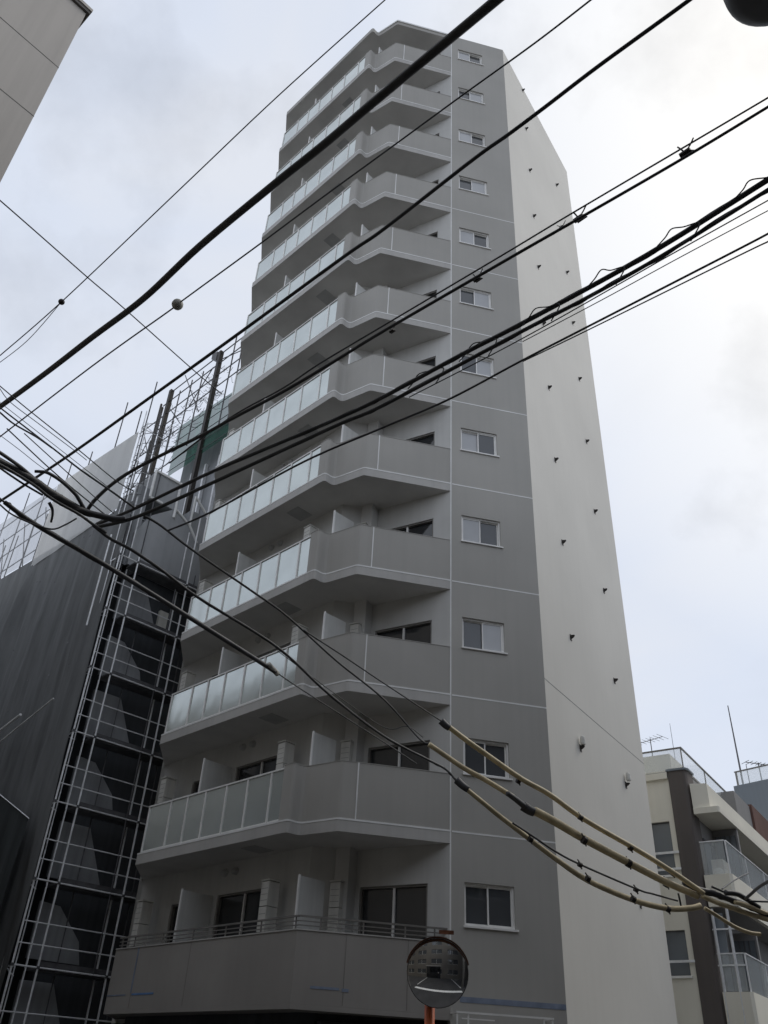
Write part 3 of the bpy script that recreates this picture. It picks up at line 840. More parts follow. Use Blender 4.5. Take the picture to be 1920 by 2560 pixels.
# upper scaffold: poles in front of and behind the sheets, lattice, and dark columns on the roof
us = thing('roof_scaffold', 'dark lattice of pipes and posts rising above the sheets and roof', 'scaffold', (*G(5, 2), 16.5))
for t, zt in ((3.0, 22.3), (1.6, 21.06), (1.0, 22.1), (4.9, 20.95), (6.6, 21.3), (8.4, 21.5), (10.2, 21.5), (12.0, 21.5)):
    pole(t, 0.12, 16.4, zt, 0.022, 'steel_d', us)
for t in (7.4, 8.6, 9.6, 10.8, 12.2, 13.4): pole(t, 0.9, 16.8, 20.6, 0.025, 'steel_d', us)
for z in (17.6, 18.5, 19.4, 20.3):
    b = MB(); b.tube([(*G(6.6, 0.14), z), (*G(15, 0.14), z + 0.3)], 0.02, 6); b.build('ledger', 'steel_d', us)
for t in (7.2, 9.0, 10.9):
    b = MB(); b.tube([(*G(t, 0.5), 17.2), (*G(t + 1.7, 0.5), 20.4)], 0.02, 6); b.build('brace', 'steel_d', us)
def col(t, s, z0, z1, w):
    b = MB(); b.box(G(t, s), A, N_, -w / 2, w / 2, -w / 2, w / 2, z0, z1)
    return b.build('column', 'darkmetal', us)
col(5.75, 3.0, 16.7, 26.6, 0.17); col(2.18, 3.0, 16.7, 26.6, 0.17)
col(6.25, 3.0, 16.7, 25.9, 0.09); col(6.42, 3.0, 16.7, 26.2, 0.07)
for t, z0, z1 in ((7.7, 16.7, 25.9), (4.95, 22.6, 26.1), (4.1, 22.4, 26.2), (3.3, 22.2, 26.2), (1.2, 22, 26.9), (0.62, 22, 26.6), (7.2, 17, 23.4)):
    pole(t, 3.0, z0, z1, 0.028, 'steel_d', us)
for z, t0, t1 in ((26.45, 0.3, 5.7), (25.9, 0.3, 6.2), (25.2, 0.3, 7.8), (24.5, 0.3, 6.2), (23.6, 4.3, 7.8), (22.7, 4.3, 7.8), (21.9, 4.3, 7.8), (20.9, 4.3, 7.8), (19.9, 4.3, 7.8), (19.0, 4.3, 7.8), (18.2, 3, 7.8)):
    b = MB(); b.tube([(*G(t0, 3.0), z), (*G(t1, 3.0), z + 0.05)], 0.024, 6); b.build('ledger', 'steel_d', us)
for (t0, z0, t1, z1) in ((4.9, 27.0, 3.0, 23.8), (5.6, 25.5, 4.3, 23.9), (2.0, 26.1, 0.4, 25.6), (3.9, 24.6, 2.6, 26.0), (7.7, 25.6, 6.3, 23.0), (6.3, 22.6, 5.2, 20.4), (7.7, 22.4, 5.9, 20.2), (5.6, 20.2, 7.4, 18.2)):
    b = MB(); b.tube([(*G(t0, 3.02), z0), (*G(t1, 3.02), z1)], 0.022, 6); b.build('brace', 'steel_d', us)
b = MB()
rnd = random.Random(9)
for i in range(340):                                     # loose wire, offcuts and lashings caught in the lattice
    t, z = rnd.choice([(rnd.gauss(5.3, 0.55), rnd.gauss(23.6, 0.7)), (rnd.gauss(6.9, 0.5), rnd.gauss(20.6, 1.1)), (rnd.gauss(2.6, 0.6), rnd.gauss(24.2, 0.6)), (rnd.gauss(6.0, 0.6), rnd.gauss(18.4, 0.6))])
    q0 = Vector((*G(t, 2.95 + rnd.uniform(-0.1, 0.1)), z)); q1 = q0 + Vector((rnd.uniform(-0.45, 0.45), rnd.uniform(-0.2, 0.2), rnd.uniform(-0.35, 0.35)))
    mid = q0.lerp(q1, 0.5) + Vector((0, 0, -rnd.uniform(0.02, 0.2)))
    b.tube(smooth_line([q0, mid, q1], 4), 0.009, 4)
tag(b.build('lashing', 'steel_d', us), kind='stuff')
b = MB(); b.hexa([(*G(2.32, 2.9), 26.15), (*G(2.7, 2.9), 26.45), (*G(2.7, 3.1), 26.45), (*G(2.32, 3.1), 26.15), (*G(2.32, 2.9), 26.65), (*G(2.7, 2.9), 26.75), (*G(2.7, 3.1), 26.75), (*G(2.32, 3.1), 26.65)])
b.build('gusset', 'steel_d', us)
# green mesh of the upper storey behind
grn = thing('upper_storey', 'green meshed upper storey behind the roof scaffold, beside the tower', 'building', (*G(2.5, 4.5), 16.5))
b = MB(); b.prism([G(0.4, 3.6), G(4.3, 3.6), G(4.3, 8), G(0.4, 8)], 16.75, 23.0); b.build('wall', 'old_l', grn)
b = cloth(0.45, 4.4, 3.08, 21.2, lambda t: 23.55 + 0.07 * (t - 0.45), 30, 12, 0.06, 31); b.build('green_mesh', 'green', grn, True)
b = MB()
for z in (21.3, 21.8, 22.3, 22.8, 23.3): b.tube([(*G(0.4, 3.0), z), (*G(4.4, 3.0), z + 0.1)], 0.016, 6)
b.build('pipe', 'steel_d', grn)
b = MB()
for t in (0.6, 1.5, 2.4, 3.3, 4.2): b.box(G(t, 3.5), A, N_, -0.05, 0.05, -0.03, 0.09, 17, 21.1)
b.build('mullion', 'steel', grn)

# ================================================================== cream building on the right
E_ = (sin(radians(125.0)), cos(radians(125.0)))
D_ = (sin(radians(35.2)), cos(radians(35.2)))
EN = (-E_[1], E_[0])
if EN[1] < 0: EN = (-EN[0], -EN[1])
O_ = (8.26, 25.18)
crm = thing('cream_building', 'cream building with a dark brown corner pilaster and balconies, right of the tower', 'building', (*at(O_, E_, 1.2), 0))
def CB(e, d): return at(O_, E_, e, D_, d)
b = MB()
cw = [(0.0, 0.575, 7.02, 8.47), (0.0, 0.575, 4.53, 5.62)]
b.wall(CB(-2.2, 0), E_, D_, 2.2 + 0.735, 0.0, 9.70, [(2.2 + h[0], 2.2 + h[1], h[2], h[3]) for h in cw], 0.2)
b.build('wall', 'cream', crm)
b = MB(); b.prism([CB(-2.2, 0.21), CB(0.7, 0.21), CB(1.15, 1.0), CB(1.15, 9), CB(-2.2, 9)], 0.0, 9.6); b.build('body', 'cream', crm)
for (e0, e1, z0, z1), bars in zip(cw, ((7.60, 7.16), (4.86,))):
    f = MB(); w = 0.03
    f.box(O_, E_, D_, e0, e1, 0.08, 0.16, z0, z0 + w); f.box(O_, E_, D_, e0, e1, 0.08, 0.16, z1 - w, z1)
    f.box(O_, E_, D_, e0, e0 + w, 0.08, 0.16, z0 + w, z1 - w); f.box(O_, E_, D_, e1 - w, e1, 0.08, 0.16, z0 + w, z1 - w)
    wn_ = f.build('window', 'steel_d', crm)
    g = MB(); g.box(O_, E_, D_, e0 + w, e1 - w, 0.10, 0.12, z0 + w, z1 - w); g.build('pane', 'curtain', wn_)
    g = MB()
    for zz in bars: g.box(O_, E_, D_, e0 - 0.0, e1 + 0.17, -0.07, -0.03, zz - 0.03, zz + 0.03)
    g.build('guard_bar', 'steel', wn_)
    g = MB(); g.box(O_, E_, D_, e0 - 0.03, e1 + 0.04, -0.05, 0.08, z0 - 0.06, z0 - 0.002); g.build('sill', 'alu', wn_)
b = MB(); b.box(O_, E_, D_, -2.2, 0.72, -0.10, 0.0, 9.66, 9.84); b.build('cornice', 'cream', crm)
b = MB()
pc = [CB(0.736, -0.06), CB(1.17, -0.06), CB(1.235, -0.03), CB(1.27, 0.05), CB(1.30, 0.50), CB(0.736, 0.50)]
b.prism(pc, 0.0, 9.86); b.build('pilaster', 'brown', crm)
b = MB(); b.prism([CB(0.70, -0.10), CB(1.19, -0.10), CB(1.28, -0.06), CB(1.33, 0.05), CB(1.33, 0.6), CB(0.70, 0.6)], 9.861, 9.92); b.build('pilaster_cap', 'bluegray', crm)
b = MB(); b.prism([CB(-2.2, 0.05), CB(1.25, 0.05), CB(1.25, 9), CB(-2.2, 9)], 9.84, 9.90); b.build('roof', 'midgray', crm)
b = MB(); b.prism([CB(-2.2, 0.9), CB(0.62, 0.9), CB(0.62, 5), CB(-2.2, 5)], 9.901, 10.72); b.build('penthouse', 'cream', crm)
g = MB(); g.box(O_, E_, D_, -2.2, 1.20, 0.0, 0.015, 9.92, 10.52); g.box(O_, E_, D_, 1.205, 1.22, 0.0, 9.0, 9.92, 10.52)
gl = g.build('glass_parapet', 'cglass', crm)
g = MB(); g.box(O_, E_, D_, -2.2, 1.24, -0.02, 0.03, 10.521, 10.56); g.box(O_, E_, D_, 1.19, 1.24, 0.031, 9.0, 10.521, 10.56)
g.box(O_, E_, D_, 1.195, 1.225, -0.01, 0.02, 9.92, 10.52); g.box(O_, E_, D_, 1.195, 1.225, 2.4, 2.43, 9.92, 10.52); g.build('rail_frame', 'rail', gl)
# street side: recessed wall with balconies
b = MB(); b.prism([CB(1.12, 0.5), CB(1.25, 0.5), CB(1.25, 9), CB(1.12, 9)], 0.0, 9.80); b.build('street_wall', 'midgray', crm)
b = MB(); b.prism([CB(1.31, -0.02), CB(1.98, -0.02), CB(2.02, 0.05), CB(2.02, 9), CB(1.26, 9), CB(1.26, 0.51), CB(1.31, 0.51)], 8.58, 8.74); b.build('balcony_slab', 'cream', crm)
b = MB(); b.prism([CB(1.31, 0.0), CB(1.75, 0.15), CB(1.75, 8), CB(1.26, 8), CB(1.26, 0.52), CB(1.31, 0.52)], 8.741, 9.45); b.build('upper_wall', 'cream', crm)
for zt, zb, nm in ((6.95, 6.15, 1), (4.15, 3.35, 0)):
    ln = [CB(1.31, 0.0), CB(1.98, 0.0), CB(2.05, 0.08), CB(2.05, 9.0)]
    b = MB(); b.band(ln, zb, zt, 0.12, 1); bp_ = b.build('balcony_parapet', 'cream', crm)
    b = MB(); b.prism(offset_line(ln, 0.12) + [CB(1.26, 9.0), CB(1.26, 0.52), CB(1.31, 0.52)], zb - 0.02, zb + 0.12); b.build('balcony_floor', 'midgray', bp_)
    g = MB(); g.box(O_, E_, D_, 1.99, 2.005, 0.1, 9.0, zt + 0.02, zt + 0.86); g.box(O_, E_, D_, 1.32, 1.95, 0.05, 0.065, zt + 0.02, zt + 0.86); gg = g.build('glass_rail', 'cglass', bp_)
    g = MB(); g.box(O_, E_, D_, 1.975, 2.02, 0.1, 9.0, zt + 0.861, zt + 0.89); g.box(O_, E_, D_, 1.31, 1.974, 0.035, 0.08, zt + 0.861, zt + 0.89)
    for d in (0.10, 2.2, 4.4, 6.6): g.box(O_, E_, D_, 1.98, 2.012, d - 0.03, d, zt, zt + 0.86)
    g.build('rail_frame', 'steel', gg)
    f = MB()
    for d in (0.70, 1.45, 2.25): f.box(O_, E_, D_, 1.255, 1.29, d - 0.02, d + 0.02, zb + 0.12, zt + 1.1)
    f.box(O_, E_, D_, 1.255, 1.29, 0.68, 2.27, zt + 1.1, zt + 1.14)
    dr = f.build('balcony_door', 'steel_d', crm)
    f = MB(); f.box(O_, E_, D_, 1.252, 1.262, 0.72, 2.23, zb + 0.12, zt + 1.1); f.build('pane', 'curtain', dr)
for zb in (3.37, 6.17):
    b = MB(); b.prism([CB(1.26, 1.9), CB(1.97, 1.9), CB(1.97, 2.05), CB(1.26, 2.05)], zb + 0.13, zb + 2.40); rw_ = b.build('return_wall', 'midgray', crm)
    b = MB(); b.box(O_, E_, D_, 1.34, 1.92, 1.86, 1.89, zb + 0.5, zb + 2.2); b.build('curtained_window', 'curtain', rw_)
    b = MB()
    for e in (1.34, 1.50, 1.63, 1.76, 1.92): b.box(O_, E_, D_, e - 0.012, e + 0.012, 1.845, 1.859, zb + 0.5, zb + 2.2)
    b.build('curtain_fold', 'steel_d', rw_)
b = MB()
for e in (1.36, 1.75): b.bar((*CB(e, 0.03), 0), (*CB(e, 0.03), 6.1), 0.06)
for zz in (2.9, 4.75, 5.6): b.bar((*CB(1.30, 0.03), zz), (*CB(1.98, 0.03), zz), 0.035)
b.build('drain_frame', 'steel', crm)
b = MB(); b.box(O_, E_, D_, 1.31, 1.6, 0.1, 0.13, 5.05, 6.0); b.build('banner', 'bluegray', crm)
ac = thing('outdoor_unit', 'round-fronted white outdoor unit on the cream balcony at right', 'air conditioner', (*CB(1.62, 0.75), 6.27))
b = MB(); b.box(CB(1.62, 0.75), E_, D_, -0.16, 0.16, -0.34, 0.34, 6.29, 7.42); cs = b.build('casing', 'unit', ac)
q = CB(1.62, 0.405); b = MB(); b.lathe((q[0], q[1], 7.05), [(0.15, 0), (0.15, 0.02), (0.12, 0.03), (0.02, 0.035)], 20, (-D_[0], -D_[1], 0)); b.build('fan_guard', 'alu', cs)

# red-brown neighbour with a curved roof, farther along that street
br = thing('brown_building', 'red-brown building with a curved pale roof edge beyond the cream building', 'building', (*CB(1, 12), 0))
b = MB(); b.prism([CB(-4, 9.2), CB(1.55, 9.2), CB(1.55, 22), CB(-4, 22)], 0, 10.6); b.prism([CB(0.2, 6.21), CB(1.70, 6.21), CB(1.70, 9.19), CB(0.2, 9.19)], 8.745, 10.42); b.build('wall', 'brick', br)
b = MB()
prof = [(1.74, 7.6), (1.72, 9.2), (1.66, 10.1), (1.45, 10.7), (0.9, 11.0), (-0.4, 11.1), (-4, 11.1), (-4, 10.61), (1.56, 10.61), (1.56, 7.6)]
v0 = [(*CB(e, 9.4), z) for e, z in prof]; v1 = [(*CB(e, 22.2), z) for e, z in prof]; k = len(prof)
b.add(v0 + v1, [tuple(range(k - 1, -1, -1)), tuple(range(k, 2 * k))] + [((i + 1) % k, i, k + i, k + (i + 1) % k) for i in range(k)])
b.build('curved_roof', 'cream', br)
g = MB()
for z in (2.5, 5.5): g.box(O_, E_, D_, 1.552, 1.60, 10.5, 13.5, z, z + 1.4)
g.build('window', 'pane_d', br)
gw = thing('grey_setback', 'plain grey setback wall between the cream and the red-brown buildings', 'wall', (*CB(1.4, 5.5), 8.7))
b = MB(); b.prism([CB(0.2, 4.2), CB(1.62, 4.2), CB(1.62, 6.2), CB(0.2, 6.2)], 8.745, 10.35); b.build('wall', 'midgray', gw)

# blue-grey slab far behind
far = thing('distant_building', 'blue-grey building with a glass roof rail, farthest off at right edge', 'building', (24, 45, 0))
F0 = (18.0, 41.4); FD = (sin(radians(141)), cos(radians(141))); FN = (cos(radians(51)), sin(radians(51)))
FN = (-FD[1], FD[0])
b = MB(); b.prism([F0, at(F0, FD, 16), at(F0, FD, 16, FN, 12), at(F0, FN, 12)], 0, 14.9); b.build('wall', 'bluegray', far)
b = MB(); b.box(F0, FD, FN, 0.2, 16, 0.05, 0.08, 14.9, 15.55); fg = b.build('glass_rail', 'cglass', far)
b = MB(); b.box(F0, FD, FN, 0.15, 16, 0.02, 0.11, 15.551, 15.60)
for k in range(8): b.box(F0, FD, FN, 0.2 + 2 * k, 0.25 + 2 * k, 0.0, 0.12, 14.9, 15.55)
b.build('rail_frame', 'rail', fg)
b = MB(); b.prism([at(F0, FD, 5, FN, 3), at(F0, FD, 12, FN, 3), at(F0, FD, 12, FN, 8), at(F0, FD, 5, FN, 8)], 14.91, 16.4); b.build('plant_room', 'bluegray', far)

def mast(p, z0, z1, r, label, cat='antenna', yagi=0, ang=0.0):
    if not yagi:
        b = MB(); b.tube([(p[0], p[1], z0), (p[0], p[1], z1)], r, 6, r * 0.5)
        return tag(b.build('lightning_rod' if cat != 'antenna' else 'antenna_mast', 'steel_d'), label, cat)
    t = thing('antenna', label, cat, (p[0], p[1], z0))
    b = MB(); b.tube([(p[0], p[1], z0), (p[0], p[1], z1)], r, 6); b.build('mast', 'steel_d', t)
    d = (cos(ang), sin(ang)); nn = (-d[1], d[0])
    b = MB(); b.tube([(p[0] - d[0] * yagi / 2, p[1] - d[1] * yagi / 2, z1 - 0.06), (p[0] + d[0] * yagi / 2, p[1] + d[1] * yagi / 2, z1 - 0.06)], r * 0.7, 6)
    for k in range(7):
        c = (p[0] + d[0] * yagi * (k / 6 - 0.5), p[1] + d[1] * yagi * (k / 6 - 0.5)); l = 0.32 - 0.02 * k
        b.tube([(c[0] - nn[0] * l, c[1] - nn[1] * l, z1 - 0.06), (c[0] + nn[0] * l, c[1] + nn[1] * l, z1 - 0.06)], r * 0.45, 5)
    b.build('element', 'steel_d', t)
    return t
mast((18.75, 41.95), 14.9, 19.35, 0.05, 'tall thin rod on the distant blue-grey roof, tallest at right', 'lightning rod')
mast((19.3, 42.4), 14.9, 16.4, 0.03, 'short thin rod between the tall rod and the right antenna', 'lightning rod')
mast((20.0, 42.5), 14.9, 16.55, 0.03, 'small cross-armed antenna on the distant blue-grey roof', 'antenna', 1.5, 0.2)
mast((9.55, 27.9), 9.9, 12.05, 0.015, 'small cross-armed antenna beside the tower, over the cream roof', 'antenna', 1.0, 2.2)
mast((10.05, 27.2), 9.9, 12.35, 0.012, 'faint thin rod standing on the cream roof', 'lightning rod')

# ================================================================== beige panelled building close on the left
nb = thing('panel_building', 'beige panelled building close by, its corner jutting in at top left', 'building', (-12, 5, 0))
NBD = (sin(radians(43)), cos(radians(43))); NBO = (10 * sin(radians(-37.75)), 10 * cos(radians(-37.75)))
NBN = (-NBD[1], NBD[0])
b = MB(); b.prism([NBO, at(NBO, NBD, -15), at(NBO, NBD, -15, NBN, 9), at(NBO, NBN, 9)], 0.0, 18.05); b.build('wall', 'alc', nb)
b = MB()
for z in (1.1, 3.0, 4.9, 6.8, 8.7, 10.6, 12.6, 14.56, 16.09): b.box(NBO, NBD, NBN, -15, 0.003, -0.003, 0.01, z, z + 0.018)
for z in (1.1, 3.0, 4.9, 6.8, 8.7, 10.6, 12.6, 14.56, 16.09): b.box(NBO, NBN, NBD, 0, 9, -0.01, 0.003, z, z + 0.018)
b.build('panel_joint', 'alc_d', nb)
b = MB(); b.prism([at(NBO, NBD, 0.05, NBN, -0.05), at(NBO, NBD, -15.1, NBN, -0.05), at(NBO, NBD, -15.1, NBN, 9.1), at(NBO, NBD, 0.05, NBN, 9.1)], 18.051, 18.13); b.build('eave_flashing', 'alc_d', nb)
b = MB(); b.prism([at(NBO, NBD, 0.07, NBN, -0.07), at(NBO, NBD, -15.1, NBN, -0.07), at(NBO, NBD, -15.1, NBN, 9.1), at(NBO, NBD, 0.07, NBN, 9.1)], 18.131, 18.21); b.build('roof_edge', 'alc', nb)
g = MB()
for k in range(4):
    for z in (1.2, 4.1, 7.0, 9.9): g.box(NBO, NBD, NBN, -13.5 + k * 3.0, -12.1 + k * 3.0, -0.02, 0.0, z, z + 1.3)
g.build('window', 'pane_d', nb)

# ================================================================== pole transformer, top right
up_ = thing('utility_pole', 'dark grey transformer can hung on a utility pole, top right corner', 'utility pole', (4.55, 3.90, 0))
b = MB(); b.tube([(4.55, 3.90, 0), (4.55, 3.90, 13.5)], 0.19, 20, 0.14); b.build('pole', 'concrete', up_, True)
b = MB(); cx, cy, cz = 3.43, 3.60, 10.40
b.lathe((cx, cy, cz), [(0.02, 0.0), (0.34, 0.0), (0.42, 0.05), (0.455, 0.12), (0.46, 0.20), (0.46, 1.0), (0.40, 1.05), (0.05, 1.12)], 40); tr_ = b.build('transformer', 'can', up_, True)
b = MB(); b.lathe((cx - 0.06, cy - 0.2, cz - 0.05), [(0.02, 0), (0.03, 0.01), (0.03, 0.06)], 12); b.box((cx + 0.05, cy - 0.1), (1, 0), (0, 1), -0.03, 0.03, -0.02, 0.02, cz - 0.04, cz + 0.01); b.build('drain_plug', 'darkmetal', tr_)
b = MB()
for zz in (10.5, 11.1): b.bar((cx + 0.44, cy, zz), (4.55, 3.90, zz), 0.08)
b.build('bracket', 'steel', up_)

# ================================================================== orange traffic mirror
MZ = 2.616
MC = Vector((0.788, 9.467, MZ))
MN = Vector((-0.10, -0.985, -0.10)).normalized()
tm = thing('traffic_mirror', 'round convex traffic mirror with a rusty hood on an orange pole', 'mirror', (0.72, 9.60, 0))
R0, SAG = 0.305, 0.062
b = MB(); b.lathe(MC, [(R0, 0.0)] + [(R0 * cos(a), SAG * (1 - cos(a) ** 2) ** 0.5 * 1.0 if False else SAG * (1 - (cos(a)) ** 2)) for a in [radians(d) for d in range(6, 91, 6)]], 56, MN)
mi = b.build('mirror_face', 'mirror', tm, True)
b = MB(); b.lathe(MC - MN * 0.05, [(0.10, -0.02), (0.28, 0.0), (0.303, 0.03), (0.3065, 0.048), (0.303, 0.052)], 48, MN); b.build('back_shell', 'darkmetal', tm, True)
xr = MN.cross(Vector((0, 0, 1))).normalized(); yu = xr.cross(MN).normalized()
b = MB(); hv = []
kk = 28
for j, (off, rr_) in enumerate(((-0.03, 0.312), (0.13, 0.322), (0.13, 0.318), (-0.03, 0.308))):
    for i in range(kk + 1):
        a = radians(14 + (166 - 14) * i / kk)
        dd = off if off < 0 else 0.010 + 0.045 * sin((a - radians(14)) / radians(152) * math.pi) ** 0.7
        hv.append(MC + MN * dd + (xr * cos(a) + yu * sin(a)) * rr_)
fs = []
for j in range(4):
    for i in range(kk): fs.append((j * (kk + 1) + i, j * (kk + 1) + i + 1, ((j + 1) % 4) * (kk + 1) + i + 1, ((j + 1) % 4) * (kk + 1) + i))
b.add(hv, fs); b.build('hood', 'rust', tm)
b = MB(); b.tube([(0.725, 9.62, 0), (0.725, 9.62, MZ + 0.10)], 0.05, 18); b.lathe((0.725, 9.62, MZ + 0.10), [(0.052, 0), (0.045, 0.03), (0.01, 0.05)], 18); b.build('pole', 'orange', tm, True)
b = MB(); b.bar((0.725, 9.62, MZ), MC - MN * 0.06, 0.08, 0.10); b.lathe((0.725, 9.62, MZ - 0.09), [(0.062, 0), (0.062, 0.16)], 18); b.build('bracket', 'rust', tm)
b = MB(); q = MC + yu * 0.345 + xr * -0.06; b.box((q.x, q.y), (1, 0), (0, 1), -0.05, 0.10, -0.02, 0.0, q.z, q.z + 0.035); b.build('name_plate', 'rust', tm)

# ================================================================== street behind and beside the photographer (blocks sized to shade the fronts, seen in mirror and glass)
def block(name, label, o, d, nrm, w, dep, h, mat, floors, wx, z00=1.2, cat='building'):
    t = thing(name, label, cat, (*at(o, d, w / 2, nrm, dep / 2), 0))
    b = MB()
    holes = [(wx[0] + k * wx[1], wx[0] + k * wx[1] + wx[2], z00 + i * 2.9, z00 + i * 2.9 + 1.35) for i in range(floors) for k in range(int((w - wx[0] - wx[2]) / wx[1]) + 1)]
    b.wall(o, d, nrm, w, 0, h, holes, 0.15)
    b.build('front_wall', mat, t)
    b = MB(); b.prism([at(o, nrm, 0.16), at(o, d, w, nrm, 0.16), at(o, d, w, nrm, dep), at(o, nrm, dep)], 0, h - 0.05); b.build('body', mat, t)
    for (a0, a1, z0, z1) in holes:
        f = MB(); f.box(o, d, nrm, a0, a1, 0.10, 0.14, z0, z1); p = f.build('window', 'pane_d', t)
        f = MB(); f.box(o, d, nrm, (a0 + a1) / 2 - 0.02, (a0 + a1) / 2 + 0.02, 0.06, 0.099, z0, z1); f.box(o, d, nrm, a0, a1, 0.06, 0.099, z0, z0 + 0.04); f.build('frame', 'alu', p)
    b = MB(); b.box(o, d, nrm, -0.1, w + 0.1, -0.12, 0.15, h + 0.001, h + 0.15); b.build('cornice', 'concrete', t)
    return t
block('opposite_shade_block', 'tall beige block close behind the photographer, sized to shade the street, seen only in the mirror', (-14.0, -1.6), (1, 0), (0, -1), 24, 9, 15.5, 'beige', 4, (1.0, 5.2, 3.4))  # nearness and height set to keep sky light off the lower storeys
ob = [o for o in COL.objects if o.name.startswith('opposite_shade_block')][0]
b = MB(); b.box((-4.2, -1.6), (1, 0), (0, -1), 0.0, 4.6, -0.02, -0.004, 0.0, 3.3); b.build('garage_door', 'shop', ob)
b = MB(); b.box((-4.4, -1.6), (1, 0), (0, -1), 0.0, 5.0, -0.12, -0.001, 3.31, 3.6); b.build('door_lintel', 'concrete', ob)
block('opposite_shade_block', 'brown tiled block added right of the street for shade, seen only in the mirror', (5.4, 4.3), (0.80, 0.60), (0.60, -0.80), 19.5, 9, 14.5, 'tile', 4, (1.0, 2.4, 1.3))  # out-of-view mass placed to shade the pale wall and the front

block('side_street_shade_block', 'grey block added down the left side street to darken reflections', at(NBO, NBN, 9.6), NBN, (-NBD[0], -NBD[1]), 26, 8, 16.5, 'midgray', 5, (1.0, 2.4, 1.4))  # added so the lower balcony glass reflects dark
block('side_street_shade_block', 'dark block added to close off sky at the far end of the left side street', at(NBO, NBN, 40), NBD, NBN, 24, 8, 15.0, 'tile', 5, (1.0, 2.4, 1.4))  # added to block open sky in the balcony glass
# ================================================================== the photographer, arms raised (a few pixels in the mirror)
def skinned(name, joints, edges, mat, parent):
    me = bpy.data.meshes.new(name)
    loc = parent_loc(parent)
    me.from_pydata([(j[0] - loc[0], j[1] - loc[1], j[2] - loc[2]) for j in joints], edges, [])
    me.materials.append(M[mat])
    o = bpy.data.objects.new(name, me); COL.objects.link(o); o.parent = parent
    sk = o.modifiers.new('skin', 'SKIN')
    for i, j in enumerate(joints): me.skin_vertices[0].data[i].radius = (j[3], j[4] if len(j) > 4 else j[3])
    me.skin_vertices[0].data[0].use_root = True
    ss = o.modifiers.new('smooth', 'SUBSURF'); ss.levels = 1; ss.render_levels = 2
    return o
ph = thing('person', 'person in dark clothes and white cap photographing, seen only in the mirror', 'person', (0.0, -0.55, 0))
y = -0.55
J = [(0, y, 0.95, .15, .11), (0, y, 1.15, .14, .10), (0, y, 1.38, .17, .10), (0, y + .01, 1.46, .06), (0, y + .03, 1.56, .075, .09), (0, y + .03, 1.66, .07, .085),
     (.19, y, 1.38, .055), (.24, y + .10, 1.16, .042), (.12, y + .33, 1.42, .030), (-.19, y, 1.38, .055), (-.24, y + .10, 1.16, .042), (-.12, y + .33, 1.42, .030),
     (.10, y, .86, .09), (.11, y + .02, .48, .062), (.12, y - .01, .09, .042), (.13, y + .12, .04, .035), (-.10, y, .86, .09), (-.11, y + .02, .48, .062), (-.12, y - .01, .09, .042), (-.13, y + .12, .04, .035)]
skinned('body', J, [(0, 1), (1, 2), (2, 3), (3, 4), (4, 5), (2, 6), (6, 7), (7, 8), (2, 9), (9, 10), (10, 11), (0, 12), (12, 13), (13, 14), (14, 15), (0, 16), (16, 17), (17, 18), (18, 19)], 'cloth', ph)
b = MB(); b.lathe((0, y + .03, 1.60), [(.094, 0), (.10, .04), (.085, .10), (.04, .135), (.005, .14)], 20); b.box((0, y + .12), (1, 0), (0, 1), -.07, .07, 0, .08, 1.605, 1.62); b.build('cap', 'cap', ph, True)
b = MB(); b.lathe((0, y + .075, 1.52), [(.02, -.03), (.062, 0), (.070, .04), (.066, .075)], 16); b.box((0, y + .14), (1, 0), (0, 1), -.012, .012, 0, .03, 1.535, 1.565); b.build('face', 'skin', ph, True)
for s_ in (-1, 1):
    b = MB(); b.tube([(.12 * s_, y + .33, 1.42), (.095 * s_, y + .375, 1.47)], .038, 8, .03)
    for q in range(4): b.tube([(.095 * s_, y + .375, 1.45 + .018 * q), (.05 * s_, y + .40, 1.455 + .018 * q), (.02 * s_, y + .392, 1.455 + .018 * q)], .0085, 6)
    b.tube([(.10 * s_, y + .36, 1.48), (.07 * s_, y + .365, 1.51)], .010, 6); b.build('hand', 'skin', ph, True)
